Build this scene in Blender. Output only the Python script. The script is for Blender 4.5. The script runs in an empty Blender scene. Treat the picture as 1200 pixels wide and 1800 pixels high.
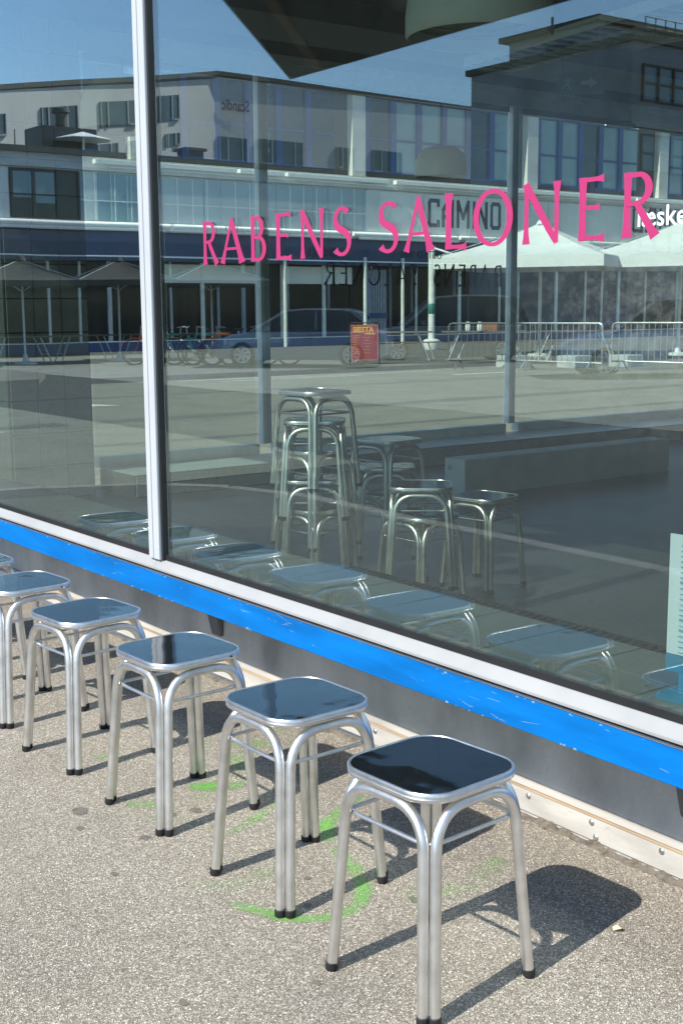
import bpy, math, random
from mathutils import Vector, Matrix
random.seed(7)
SC = bpy.context.scene
COL = SC.collection
R = math.radians

# ------------------------------------------------------------------ camera
cam_d = bpy.data.cameras.new('camera')
cam = bpy.data.objects.new('camera', cam_d); COL.objects.link(cam); SC.camera = cam
cam_d.sensor_fit = 'HORIZONTAL'; cam_d.sensor_width = 36; cam_d.lens = 36 * 2178.75 / 1200
cam_d.clip_start = .05; cam_d.clip_end = 900
PITCH, ROLL, YAW = .1622993, -.0069513, .9272338
fw = Vector((-math.sin(YAW)*math.cos(PITCH), math.cos(YAW)*math.cos(PITCH), -math.sin(PITCH)))
rt = Vector((math.cos(YAW), math.sin(YAW), 0)); up = rt.cross(fw)
rt2 = rt*math.cos(ROLL) + up*math.sin(ROLL); up2 = up*math.cos(ROLL) - rt*math.sin(ROLL)
m = Matrix((rt2, up2, -fw)).transposed().to_4x4(); m.translation = (0, -2.3036, 1.353)
cam.matrix_world = m

# ------------------------------------------------------------------ sky and sun (sun stands square to the shop front, behind the camera)
SUN_EL, SUN_AZ = 43.6, 6
world = bpy.data.worlds.new('World'); SC.world = world; world.use_nodes = True
wn = world.node_tree.nodes; sky = wn.new('ShaderNodeTexSky'); sky.sky_type = 'NISHITA'
sky.sun_disc = False; sky.sun_elevation = R(SUN_EL); sky.sun_rotation = R(180-SUN_AZ)
sky.air_density = 1.0; sky.dust_density = .12; sky.ozone_density = 4.0
world.node_tree.links.new(sky.outputs[0], wn['Background'].inputs[0])
wn['Background'].inputs[1].default_value = .13
sd = bpy.data.lights.new('sun', 'SUN'); sd.energy = 4.7; sd.angle = R(.53); sd.color = (1, .955, .88)
so = bpy.data.objects.new('sun', sd); COL.objects.link(so); so.rotation_euler = (R(90-SUN_EL), 0, R(SUN_AZ))
so.location = (0, -20, 20)
SC.view_settings.view_transform = 'Standard'; SC.view_settings.look = 'None'
SC.view_settings.gamma = 1; SC.view_settings.use_curve_mapping = False
SC.view_settings.exposure = .72
SC.render.engine = 'CYCLES'
SC.cycles.max_bounces = 10; SC.cycles.glossy_bounces = 6; SC.cycles.diffuse_bounces = 3
SC.cycles.transparent_max_bounces = 24; SC.cycles.caustics_reflective = True
SC.cycles.sample_clamp_indirect = 6
SC.cycles.use_denoising = True
try: SC.cycles.denoiser = 'OPENIMAGEDENOISE'
except Exception: pass

# ------------------------------------------------------------------ helpers
class MB:
    def __init__(s): s.v = []; s.f = []; s.uv = None
    def add(s, vs, fs):
        b = len(s.v); s.v += [tuple(v) for v in vs]; s.f += [tuple(i+b for i in f) for f in fs]; return s
    def box(s, x0, x1, y0, y1, z0, z1):
        return s.add([(x0,y0,z0),(x1,y0,z0),(x1,y1,z0),(x0,y1,z0),(x0,y0,z1),(x1,y0,z1),(x1,y1,z1),(x0,y1,z1)],
            [(3,2,1,0),(4,5,6,7),(0,1,5,4),(1,2,6,5),(2,3,7,6),(3,0,4,7)])
    def prism(s, poly, z0, z1):
        n = len(poly)
        return s.add([(x,y,z0) for x,y in poly]+[(x,y,z1) for x,y in poly],
            [tuple(range(n-1,-1,-1)), tuple(range(n,2*n))]+[(i,(i+1)%n,n+(i+1)%n,n+i) for i in range(n)])
    def xform(s, M):
        s.v = [tuple(M @ Vector(v)) for v in s.v]; return s
    def tube(s, pts, r, n=10, closed=False, caps=True):
        pts = [Vector(p) for p in pts]; N = len(pts); rs = r if isinstance(r, (list, tuple)) else [r]*N
        prev = None; rings = []
        for i, p in enumerate(pts):
            a = pts[(i-1) % N] if (closed or i > 0) else p; b = pts[(i+1) % N] if (closed or i < N-1) else p
            t = (b-a).normalized()
            if prev is None:
                u = t.orthogonal().normalized()
            else:
                u = (prev - t*prev.dot(t)); u = u.normalized() if u.length > 1e-6 else t.orthogonal().normalized()
            prev = u; w = t.cross(u)
            rings.append([p + (u*math.cos(2*math.pi*k/n) + w*math.sin(2*math.pi*k/n))*rs[i] for k in range(n)])
        vs = [q for rg in rings for q in rg]; fs = []
        for i in range(N if closed else N-1):
            j = (i+1) % N
            if closed and j == 0:   # match the seam
                best = min(range(n), key=lambda o: (rings[i][0]-rings[0][o]).length)
                for k in range(n): fs.append((i*n+k, i*n+(k+1) % n, (k+1+best) % n, (k+best) % n))
            else:
                for k in range(n): fs.append((i*n+k, i*n+(k+1) % n, j*n+(k+1) % n, j*n+k))
        if not closed and caps:
            fs.append(tuple(range(n-1,-1,-1))); fs.append(tuple((N-1)*n+k for k in range(n)))
        return s.add(vs, fs)
    def lathe(s, prof, n=24, cx=0, cy=0):
        P = len(prof); vs = [(cx+r*math.cos(2*math.pi*k/n), cy+r*math.sin(2*math.pi*k/n), z) for k in range(n) for r, z in prof]
        fs = [(k*P+i, ((k+1) % n)*P+i, ((k+1) % n)*P+i+1, k*P+i+1) for k in range(n) for i in range(P-1)]
        return s.add(vs, fs)
    def loft(s, loops, cap0=True, cap1=True):
        n = len(loops[0]); vs = [v for l in loops for v in l]; fs = []
        for i in range(len(loops)-1):
            for k in range(n): fs.append((i*n+k, i*n+(k+1) % n, (i+1)*n+(k+1) % n, (i+1)*n+k))
        if cap0: fs.append(tuple(range(n-1,-1,-1)))
        if cap1: fs.append(tuple((len(loops)-1)*n+k for k in range(n)))
        return s.add(vs, fs)
    def build(s, name, mat, parent=None, smooth=False, bevel=0, kind=None, label=None, weld=False):
        me = bpy.data.meshes.new(name); me.from_pydata(s.v, [], s.f); me.validate(); me.update()
        if mat: me.materials.append(mat)
        if smooth:
            for p in me.polygons: p.use_smooth = True
            try: me.set_sharp_from_angle(angle=R(40))
            except Exception: pass
        o = bpy.data.objects.new(name, me); COL.objects.link(o)
        if parent: o.parent = parent
        if bevel:
            b = o.modifiers.new('bevel', 'BEVEL'); b.width = bevel; b.segments = 2; b.limit_method = 'ANGLE'
        if kind: o['kind'] = kind
        if label: o['label'] = label
        return o

def tag(o, label, cat, group=None):
    o['label'] = label; o['category'] = cat
    if group: o['group'] = group
    return o
def thing(name, label, cat, loc=(0,0,0), rz=0, group=None):
    o = bpy.data.objects.new(name, None); COL.objects.link(o); o.location = loc; o.rotation_euler = (0,0,rz)
    o.empty_display_size = .1
    return tag(o, label, cat, group)
def dup(root, loc, rz, label, group=None):
    r = root.copy(); COL.objects.link(r); r.location = loc; r.rotation_euler = (0,0,rz); r['label'] = label
    if group: r['group'] = group
    def rec(o, c):
        for ch in o.children:
            d = ch.copy(); COL.objects.link(d); d.parent = c; rec(ch, d)
    rec(root, r); return r
def box(name, mat, x0,x1,y0,y1,z0,z1, parent=None, **k):
    return MB().box(x0,x1,y0,y1,z0,z1).build(name, mat, parent, **k)

# ------------------------------------------------------------------ materials
def nodes(name):
    mt = bpy.data.materials.new(name); mt.use_nodes = True; nt = mt.node_tree
    return mt, nt, nt.nodes, nt.links, nt.nodes['Principled BSDF']
def ramp(N, stops):
    r = N.new('ShaderNodeValToRGB'); e = r.color_ramp.elements
    while len(e) < len(stops): e.new(.5)
    for i, (p, c) in enumerate(stops): e[i].position = p; e[i].color = (*c, 1)
    return r
def mat(name, col, rough=.6, metal=0, var=.12, scale=6, bump=0, bscale=60, stretch=None, spec=.5, var2=None, emit=0, coords='Object'):
    """plain surface: base colour with two scales of uneven tone, uneven gloss and fine relief"""
    mt, nt, N, L, P = nodes(name)
    tc = N.new('ShaderNodeTexCoord'); mp = N.new('ShaderNodeMapping'); L.new(tc.outputs[coords], mp.inputs[0])
    if stretch: mp.inputs['Scale'].default_value = stretch
    n1 = N.new('ShaderNodeTexNoise'); n1.inputs['Scale'].default_value = scale; n1.inputs['Detail'].default_value = 6; n1.noise_dimensions = '4D'; oi = N.new('ShaderNodeObjectInfo'); wm = N.new('ShaderNodeMath'); wm.operation = 'MULTIPLY'; wm.inputs[1].default_value = 37; L.new(oi.outputs['Random'], wm.inputs[0]); L.new(wm.outputs[0], n1.inputs['W']); L.new(mp.outputs[0], n1.inputs[0])
    lo = tuple(c*(1-var*1.6) for c in col); hi = tuple(min(1, c*(1+var*1.2)) for c in col)
    r = ramp(N, [(.3, lo), (.5, col), (.72, hi)]); L.new(n1.outputs[0], r.inputs[0])
    out = r.outputs[0]
    if var2:
        n3 = N.new('ShaderNodeTexNoise'); n3.inputs['Scale'].default_value = var2[0]; n3.inputs['Detail'].default_value = 8; n3.inputs['Roughness'].default_value = .7; L.new(mp.outputs[0], n3.inputs[0])
        r3 = ramp(N, [(var2[1], (0,0,0)), (var2[1]+.08, (1,1,1))]); L.new(n3.outputs[0], r3.inputs[0])
        mx = N.new('ShaderNodeMixRGB'); L.new(r3.outputs[0], mx.inputs[0]); L.new(out, mx.inputs[1]); mx.inputs[2].default_value = (*var2[2], 1); out = mx.outputs[0]
    L.new(out, P.inputs['Base Color'])
    P.inputs['Metallic'].default_value = metal; P.inputs['Specular IOR Level'].default_value = spec
    mr = N.new('ShaderNodeMapRange'); mr.inputs[3].default_value = max(.02, rough*.85); mr.inputs[4].default_value = min(1, rough*1.18); L.new(n1.outputs[0], mr.inputs[0]); L.new(mr.outputs[0], P.inputs['Roughness'])
    if bump:
        n2 = N.new('ShaderNodeTexNoise'); n2.inputs['Scale'].default_value = bscale; n2.inputs['Detail'].default_value = 4; L.new(mp.outputs[0], n2.inputs[0])
        b = N.new('ShaderNodeBump'); b.inputs['Strength'].default_value = bump; b.inputs['Distance'].default_value = .01; L.new(n2.outputs[0], b.inputs['Height']); L.new(b.outputs[0], P.inputs['Normal'])
    if emit:
        L.new(out, P.inputs['Emission Color']); P.inputs['Emission Strength'].default_value = emit
    return mt

def aggregate(name, stones, binder, size, binder_w=.28, big=.25, bump=.5, stain=.5):
    """asphalt with exposed chippings: voronoi stones in a dark binder"""
    mt, nt, N, L, P = nodes(name)
    tc = N.new('ShaderNodeTexCoord')
    nz = N.new('ShaderNodeTexNoise'); nz.inputs['Scale'].default_value = 1/size*.6; L.new(tc.outputs['Object'], nz.inputs[0])
    ad = N.new('ShaderNodeMixRGB'); ad.blend_type = 'ADD'; ad.inputs[0].default_value = size*.5; L.new(tc.outputs['Object'], ad.inputs[1]); L.new(nz.outputs['Color'], ad.inputs[2])
    vo = N.new('ShaderNodeTexVoronoi'); vo.inputs['Scale'].default_value = 1/size; L.new(ad.outputs[0], vo.inputs[0])
    ve = N.new('ShaderNodeTexVoronoi'); ve.feature = 'DISTANCE_TO_EDGE'; ve.inputs['Scale'].default_value = 1/size; L.new(ad.outputs[0], ve.inputs[0])
    wn_ = N.new('ShaderNodeTexWhiteNoise'); L.new(vo.outputs['Color'], wn_.inputs[0])
    rs = ramp(N, stones); L.new(wn_.outputs['Value'], rs.inputs[0])
    re = ramp(N, [(binder_w*.15, (0,0,0)), (binder_w, (1,1,1))]); L.new(ve.outputs['Distance'], re.inputs[0])
    mx = N.new('ShaderNodeMixRGB'); L.new(re.outputs[0], mx.inputs[0]); mx.inputs[1].default_value = (*binder, 1); L.new(rs.outputs[0], mx.inputs[2])
    nb = N.new('ShaderNodeTexNoise'); nb.inputs['Scale'].default_value = 1.3; nb.inputs['Detail'].default_value = 8; nb.inputs['Roughness'].default_value = .65; L.new(tc.outputs['Object'], nb.inputs[0])
    rb = ramp(N, [(.3, (1-big,)*3), (.5, (1, .99, .97)), (.7, (1+big*.4,)*3)]); L.new(nb.outputs[0], rb.inputs[0])
    m2 = N.new('ShaderNodeMixRGB'); m2.blend_type = 'MULTIPLY'; m2.inputs[0].default_value = 1; L.new(mx.outputs[0], m2.inputs[1]); L.new(rb.outputs[0], m2.inputs[2])
    ns = N.new('ShaderNodeTexNoise'); ns.inputs['Scale'].default_value = 14; ns.inputs['Detail'].default_value = 3; L.new(tc.outputs['Object'], ns.inputs[0])
    rs2 = ramp(N, [(.24, (1-stain,)*3), (.31, (1,1,1))]); L.new(ns.outputs[0], rs2.inputs[0])
    m3 = N.new('ShaderNodeMixRGB'); m3.blend_type = 'MULTIPLY'; m3.inputs[0].default_value = 1; L.new(m2.outputs[0], m3.inputs[1]); L.new(rs2.outputs[0], m3.inputs[2])
    L.new(m3.outputs[0], P.inputs['Base Color']); P.inputs['Roughness'].default_value = .8; P.inputs['Specular IOR Level'].default_value = .35
    sm = N.new('ShaderNodeMath'); sm.operation = 'MULTIPLY_ADD'; L.new(wn_.outputs['Value'], sm.inputs[0]); sm.inputs[1].default_value = .6; L.new(re.outputs[0], sm.inputs[2])
    b = N.new('ShaderNodeBump'); b.inputs['Strength'].default_value = bump; b.inputs['Distance'].default_value = size*.5; L.new(sm.outputs[0], b.inputs['Height']); L.new(b.outputs[0], P.inputs['Normal'])
    return mt

def glass(name, tint, f0, dirt=.02, wave=0, wscale=1.2):
    """a pane: clear, with a reflection that grows towards grazing angles, and a film of dust"""
    mt = bpy.data.materials.new(name); mt.use_nodes = True; nt = mt.node_tree; N = nt.nodes; L = nt.links
    N.remove(N['Principled BSDF']); out = N['Material Output']
    ge = N.new('ShaderNodeNewGeometry'); dt = N.new('ShaderNodeVectorMath'); dt.operation = 'DOT_PRODUCT'
    L.new(ge.outputs['Incoming'], dt.inputs[0]); L.new(ge.outputs['Normal'], dt.inputs[1])
    ab = N.new('ShaderNodeMath'); ab.operation = 'ABSOLUTE'; L.new(dt.outputs['Value'], ab.inputs[0])
    o1 = N.new('ShaderNodeMath'); o1.operation = 'SUBTRACT'; o1.inputs[0].default_value = 1; L.new(ab.outputs[0], o1.inputs[1])
    pw = N.new('ShaderNodeMath'); pw.operation = 'POWER'; L.new(o1.outputs[0], pw.inputs[0]); pw.inputs[1].default_value = 2.85
    fr = N.new('ShaderNodeMath'); fr.operation = 'MULTIPLY_ADD'; L.new(pw.outputs[0], fr.inputs[0]); fr.inputs[1].default_value = 1-f0; fr.inputs[2].default_value = f0
    tr = N.new('ShaderNodeBsdfTransparent'); tr.inputs[0].default_value = (*tint, 1)
    gl = N.new('ShaderNodeBsdfGlossy'); gl.inputs['Roughness'].default_value = 0; gl.inputs['Color'].default_value = (.84, .955, 1, 1)
    mx = N.new('ShaderNodeMixShader'); L.new(fr.outputs[0], mx.inputs[0]); L.new(tr.outputs[0], mx.inputs[1]); L.new(gl.outputs[0], mx.inputs[2])
    res = mx.outputs[0]
    tc = N.new('ShaderNodeTexCoord')
    if wave:
        nw = N.new('ShaderNodeTexNoise'); nw.inputs['Scale'].default_value = wscale; nw.inputs['Detail'].default_value = 1; L.new(tc.outputs['Object'], nw.inputs[0])
        b = N.new('ShaderNodeBump'); b.inputs['Strength'].default_value = 1; b.inputs['Distance'].default_value = wave; L.new(nw.outputs[0], b.inputs['Height']); L.new(b.outputs[0], gl.inputs['Normal'])
    if dirt:
        mp = N.new('ShaderNodeMapping'); mp.inputs['Scale'].default_value = (9, 9, .9); L.new(tc.outputs['Object'], mp.inputs[0])
        nd = N.new('ShaderNodeTexNoise'); nd.inputs['Scale'].default_value = 3; nd.inputs['Detail'].default_value = 7; nd.inputs['Roughness'].default_value = .7; L.new(mp.outputs[0], nd.inputs[0])
        ma = N.new('ShaderNodeMapRange'); ma.inputs[1].default_value = .35; ma.inputs[2].default_value = .75; ma.inputs[3].default_value = dirt*.25; ma.inputs[4].default_value = dirt; L.new(nd.outputs[0], ma.inputs[0])
        dsum = ma.outputs[0]
        if wave:
            sp = N.new('ShaderNodeSeparateXYZ'); L.new(tc.outputs['Object'], sp.inputs[0])
            mx_ = N.new('ShaderNodeMapRange'); mx_.interpolation_type = 'SMOOTHSTEP'; mx_.inputs[1].default_value = -2.25; mx_.inputs[2].default_value = -1.6; L.new(sp.outputs['X'], mx_.inputs[0])
            mz_ = N.new('ShaderNodeMapRange'); mz_.interpolation_type = 'SMOOTHSTEP'; mz_.inputs[1].default_value = 1.0; mz_.inputs[2].default_value = 1.3; L.new(sp.outputs['Z'], mz_.inputs[0])
            mz2 = N.new('ShaderNodeMapRange'); mz2.interpolation_type = 'SMOOTHSTEP'; mz2.inputs[1].default_value = 1.62; mz2.inputs[2].default_value = 1.42; L.new(sp.outputs['Z'], mz2.inputs[0])
            ne = N.new('ShaderNodeTexNoise'); ne.inputs['Scale'].default_value = 42; ne.inputs['Detail'].default_value = 6; ne.inputs['Roughness'].default_value = .75; L.new(tc.outputs['Object'], ne.inputs[0])
            me_ = N.new('ShaderNodeMapRange'); me_.inputs[1].default_value = .46; me_.inputs[2].default_value = .62; me_.inputs[3].default_value = .012; me_.inputs[4].default_value = .06; L.new(ne.outputs[0], me_.inputs[0])
            p1 = N.new('ShaderNodeMath'); p1.operation = 'MULTIPLY'; L.new(mx_.outputs[0], p1.inputs[0]); L.new(mz_.outputs[0], p1.inputs[1])
            p2 = N.new('ShaderNodeMath'); p2.operation = 'MULTIPLY'; L.new(p1.outputs[0], p2.inputs[0]); L.new(mz2.outputs[0], p2.inputs[1])
            p3 = N.new('ShaderNodeMath'); p3.operation = 'MULTIPLY_ADD'; L.new(p2.outputs[0], p3.inputs[0]); L.new(me_.outputs[0], p3.inputs[1]); L.new(dsum, p3.inputs[2]); dsum = p3.outputs[0]
        df = N.new('ShaderNodeBsdfDiffuse'); df.inputs[0].default_value = (.62, .63, .6, 1)
        m2 = N.new('ShaderNodeMixShader'); L.new(dsum, m2.inputs[0]); L.new(res, m2.inputs[1]); L.new(df.outputs[0], m2.inputs[2]); res = m2.outputs[0]
    L.new(res, out.inputs['Surface'])
    return mt

def spray_mat(name, col):
    """sprayed paint: patchy cover, thin towards the edge of the stroke (u across the stroke)"""
    mt, nt, N, L, P = nodes(name)
    P.inputs['Base Color'].default_value = (*col, 1); P.inputs['Roughness'].default_value = .85
    tc = N.new('ShaderNodeTexCoord'); at = N.new('ShaderNodeAttribute'); at.attribute_name = 'cover'
    nz = N.new('ShaderNodeTexNoise'); nz.inputs['Scale'].default_value = 190; nz.inputs['Detail'].default_value = 3; L.new(tc.outputs['Object'], nz.inputs[0])
    n2 = N.new('ShaderNodeTexNoise'); n2.inputs['Scale'].default_value = 9; n2.inputs['Detail'].default_value = 3; L.new(tc.outputs['Object'], n2.inputs[0])
    a = N.new('ShaderNodeMath'); a.operation = 'MULTIPLY'; L.new(at.outputs['Fac'], a.inputs[0]); L.new(n2.outputs[0], a.inputs[1])
    s = N.new('ShaderNodeMath'); s.operation = 'MULTIPLY_ADD'; L.new(a.outputs[0], s.inputs[0]); s.inputs[1].default_value = 1.7; s.inputs[2].default_value = -.62
    t = N.new('ShaderNodeMath'); t.operation = 'ADD'; L.new(s.outputs[0], t.inputs[0]); L.new(nz.outputs[0], t.inputs[1])
    mr = N.new('ShaderNodeMapRange'); mr.inputs[1].default_value = .22; mr.inputs[2].default_value = 1.1; mr.inputs[4].default_value = .74; L.new(t.outputs[0], mr.inputs[0])
    ga = N.new('ShaderNodeMath'); ga.operation = 'MULTIPLY'; L.new(mr.outputs[0], ga.inputs[0])
    mr2 = N.new('ShaderNodeMapRange'); mr2.inputs[1].default_value = 0; mr2.inputs[2].default_value = .35; L.new(at.outputs['Fac'], mr2.inputs[0]); L.new(mr2.outputs[0], ga.inputs[1])
    L.new(ga.outputs[0], P.inputs['Alpha'])
    return mt

M = {}
M['pave'] = aggregate('pavement_chippings', [(0,(.19,.17,.14)),(.25,(.30,.27,.222)),(.6,(.38,.346,.29)),(.85,(.48,.44,.373)),(1,(.66,.615,.54))], (.11,.098,.078), .0043, .15, .15, .6, .28)
M['road'] = aggregate('road_asphalt', [(0,(.06,.058,.054)),(.5,(.09,.088,.081)),(1,(.16,.156,.145))], (.038,.036,.033), .011, .25, .2, .4, .3)
M['pave_dimmed'] = aggregate('dimmed_pavement', [(0,(.10,.095,.085)),(.5,(.17,.16,.14)),(1,(.33,.31,.27))], (.06,.055,.05), .0075, .2, .2, .6, .3)  # darker copy of the pavement, toned down to dim its reflection
M['kerb'] = mat('kerb_granite', (.25,.215,.195), .8, var=.2, scale=30, bump=.2)
M['alu'] = mat('satin_aluminium', (.78,.77,.755), .36, 1, var=.09, scale=22, bump=.03, bscale=300)
M['alu_rim'] = mat('rim_aluminium', (.74,.74,.74), .34, 1, var=.06, scale=40, bump=.02, bscale=400)
M['rubber'] = mat('black_rubber', (.012,.012,.013), .65, var=.1)
M['render'] = mat('grey_render', (.45,.437,.41), .85, var=.22, scale=5, bump=.35, bscale=110, stretch=(1,1,.5))
M['blue'] = mat('worn_blue_paint', (.001,.132,.43), .5, var=.16, scale=7, bump=.08, bscale=40, stretch=(.5,1,3), var2=(14, .64, (.05,.19,.44)), spec=.12)
M['zinc'] = mat('grey_zinc_strip', (.33,.35,.38), .5, .5)
M['navy'] = mat('navy_gasket', (.008,.012,.05), .5)
M['white'] = mat('white_frame_paint', (.29,.295,.295), .38, var=.06, scale=5, bump=.04, bscale=30, var2=(22, .71, (.24,.235,.225)))
M['gasket'] = mat('black_gasket', (.012,.013,.014), .5)
M['board'] = mat('old_white_board', (.43,.41,.375), .7, var=.14, scale=10, bump=.15, bscale=30, stretch=(.4,1,1.4), var2=(20, .64, (.27,.235,.19)))
M['wood'] = mat('bare_weathered_wood', (.40,.28,.17), .8, var=.3, scale=20, bump=.3, stretch=(.12,1,1))
M['joint'] = mat('crumbled_joint', (.14,.12,.095), .9, var=.4, scale=40, bump=.8, bscale=120)
M['bracket'] = mat('dark_steel_bracket', (.12,.12,.12), .55)
M['screw'] = mat('zinc_screw', (.45,.44,.42), .45, .9)
def laminate():
    mt, nt, N, L, P = nodes('black_laminate')
    P.inputs['Base Color'].default_value = (.006, .0085, .011, 1); P.inputs['Roughness'].default_value = .035; P.inputs['Specular IOR Level'].default_value = .8; P.inputs['Coat Weight'].default_value = .35; P.inputs['Coat IOR'].default_value = 1.5; P.inputs['Coat Roughness'].default_value = .015
    tc = N.new('ShaderNodeTexCoord'); nz = N.new('ShaderNodeTexNoise'); nz.inputs['Scale'].default_value = 9; nz.inputs['Detail'].default_value = 1.5; nz.noise_dimensions = '4D'; oi = N.new('ShaderNodeObjectInfo'); wm = N.new('ShaderNodeMath'); wm.operation = 'MULTIPLY'; wm.inputs[1].default_value = 37; L.new(oi.outputs['Random'], wm.inputs[0]); L.new(wm.outputs[0], nz.inputs['W']); L.new(tc.outputs['Object'], nz.inputs[0])
    b = N.new('ShaderNodeBump'); b.inputs['Strength'].default_value = .5; b.inputs['Distance'].default_value = .0022; L.new(nz.outputs[0], b.inputs['Height']); L.new(b.outputs[0], P.inputs['Normal']); L.new(b.outputs[0], P.inputs['Coat Normal'])
    n2 = N.new('ShaderNodeTexNoise'); n2.inputs['Scale'].default_value = 40; n2.inputs['Detail'].default_value = 6; L.new(tc.outputs['Object'], n2.inputs[0])
    mr = N.new('ShaderNodeMapRange'); mr.inputs[1].default_value = .45; mr.inputs[2].default_value = .8; mr.inputs[3].default_value = .025; mr.inputs[4].default_value = .11; L.new(n2.outputs[0], mr.inputs[0]); L.new(mr.outputs[0], P.inputs['Roughness'])
    return mt
M['laminate'] = laminate()
M['pane'] = glass('shop_glass', (.89,.95,.895), .125, .005, .0006, 1.1)
M['pane2'] = glass('side_glass', (.94,.965,.95), .05, .005)
M['pink'] = mat('pink_vinyl', (.37,.024,.12), .5, var=.03)
M['white_vinyl'] = mat('white_vinyl', (.85,.86,.86), .5, var=.03)
M['dark_vinyl'] = mat('dark_vinyl', (.03,.03,.035), .5, var=.03)
M['floor'] = mat('dark_screed_floor', (.03,.032,.032), .42, var=.2, scale=3, bump=.06, bscale=200, var2=(60,.6,(.075,.075,.07)))
M['ceiling'] = mat('dark_ceiling', (.040,.06,.058), .8, var=.15)
M['beam'] = mat('pale_beam', (.33,.34,.32), .7)
M['inwall'] = mat('dark_inner_wall', (.10,.105,.10), .8)
M['tile'] = mat('grey_green_tile', (.085,.098,.096), .32, var=.08, scale=14, bump=.03)
M['tile_side'] = mat('pale_sill_tile', (.30,.34,.335), .3, var=.08, scale=14)
M['tile_dark'] = mat('grey_wall_tile', (.20,.22,.215), .38, var=.1, scale=40, bump=.05)
M['grout'] = mat('dark_grout', (.03,.03,.03), .9)
M['frame2'] = mat('side_frame_grey', (.70,.74,.74), .45)
M['frame2w'] = mat('side_frame_white', (.86,.89,.88), .45)
M['concrete'] = mat('pale_concrete', (.36,.38,.37), .75, var=.1, bump=.2)
M['lamp'] = mat('cream_lamp_shade', (.55,.55,.47), .45, var=.03)
M['wire'] = mat('thin_cable', (.02,.02,.02), .6)

# ================================================================== GROUND
def sheet(name, poly, z, mt, depth=.0, **k):
    if depth: return MB().prism(poly, z-depth, z).build(name, mt, **k)
    return MB().add([(x,y,z) for x,y in poly], [tuple(range(len(poly)))]).build(name, mt, **k)
sheet('road', [(-400,-400),(400,-400),(400,400),(-400,400)], -.1, M['road'], kind='structure')
M['street'] = aggregate('side_street_asphalt', [(0,(.21,.205,.165)),(.5,(.275,.267,.215)),(1,(.37,.357,.29))], (.13,.127,.1), .011, .22, .2, .4, .2)
sheet('side_street', [(-23.0,-5.5),(-9.3,-5.5),(-9.3,60),(-23.0,60)], -.0955, M['street'], kind='structure')
arc = [(-6.6,-3.36),(-7.4,-3.38),(-8.1,-3.2),(-8.65,-2.75),(-8.95,-2.1),(-9.1,-1.3),(-9.2,-.4)]
pave_poly = [(40,-3.30)] + arc + [(-9.2,40),(-8.7,40),(-8.7,.0),(40,.01)]
pavement = MB().prism(pave_poly, -.3, 0).build('pavement', M['pave'], kind='structure')
sheet('dimmed_pavement', [(39,-3.29),(-6.6,-3.35)]+arc[1:]+[(-9.19,-.012),(-5.65,-.012),(-5.65,-1.62),(39,-1.62)], .004, M['pave_dimmed'], kind='structure')  # added darker sheet, lowers the ground's reflection in the shop glass
kerb = bpy.data.objects.new('kerb', None); COL.objects.link(kerb); kerb['kind'] = 'structure'
kl = [(12-1.0*i, -3.30-.001*i) for i in range(19)] + arc[1:] + [(-9.2, .6+i) for i in range(12)]
def off(p, q, d):
    v = Vector((q[0]-p[0], q[1]-p[1])).normalized(); return Vector((v.y, -v.x))*d
for i in range(len(kl)-1):
    p, q = Vector(kl[i]), Vector(kl[i+1]); n = off(p, q, -.13); e = (q-p).normalized()*.004
    z = .006 + random.uniform(-.003,.003)
    MB().prism([tuple(p+e), tuple(p+e+n), tuple(q-e+n), tuple(q-e)][::1], -.29, z).build('kerb_stone', M['kerb'], kerb, bevel=.008)
M['plaza'] = aggregate('pale_street_asphalt', [(0,(.24,.23,.2)),(.5,(.33,.32,.285)),(1,(.45,.43,.38))], (.16,.155,.14), .011, .2, .25, .4, .3)
sheet('main_street', [(-37.4,-29.5),(-5,-29.5),(-5,-10.2),(-37.4,-10.2)], -.0945, M['plaza'], kind='structure')
far_poly = [(-23.1,60),(-23.1,-6),(-23.8,-8.5),(-26,-9.6),(-37.9,-9.6),(-37.9,60)]
M['far'] = aggregate('far_pavement_asphalt', [(0,(.15,.145,.13)),(.5,(.21,.2,.18)),(1,(.32,.3,.27))], (.1,.095,.085), .011, .2, .2, .4, .3)
MB().prism(far_poly[::-1], -.3, 0).build('far_pavement', M['far'], kind='structure')
MB().prism([(-23.1,60),(-23.1,-6),(-22.95,-6),(-22.95,60)], -.3, .012).build('far_kerb', mat('far_kerb_stone', (.12,.10,.088), .85, var=.2, scale=6), kind='structure')

# sprayed green marks on the pavement and old stains
M['spray'] = spray_mat('green_spray', (.15,.43,.07))
def stroke(name, pts, w, cover, mt, z=.0015):
    # resampled ribbon, 5 points across, with the 'cover' value falling towards its edges and ends
    P = [Vector(p) for p in pts]; dense = []
    for i in range(len(P)-1):
        for k in range(6):
            t = k/6; a = P[max(i-1,0)]; b = P[i]; c = P[i+1]; d = P[min(i+2,len(P)-1)]
            dense.append(.5*((2*b)+(c-a)*t+(2*a-5*b+4*c-d)*t*t+(3*b-a-3*c+d)*t**3))
    dense.append(P[-1]); mb = MB(); cv = []; n = len(dense)
    for i, p in enumerate(dense):
        tn = (dense[min(i+1,n-1)]-dense[max(i-1,0)]).normalized(); nn = Vector((-tn.y, tn.x))
        u = i/(n-1); ends = min(1, min(u,1-u)*7+.15); ww = w*(.75+.5*random.random()) if i % 3 == 0 else w
        for k, c in ((-1,0),(-.5,.7),(0,1),(.5,.7),(1,0)):
            q = p + nn*ww*k; mb.v.append((q.x,q.y,z)); cv.append(c*cover*ends)
    for i in range(n-1):
        for k in range(4): mb.f.append((i*5+k, i*5+k+5, i*5+k+6, i*5+k+1))
    o = mb.build(name, mt, pavement); at = o.data.attributes.new('cover', 'FLOAT', 'POINT')
    for i, c in enumerate(cv): at.data[i].value = c
    return o
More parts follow.
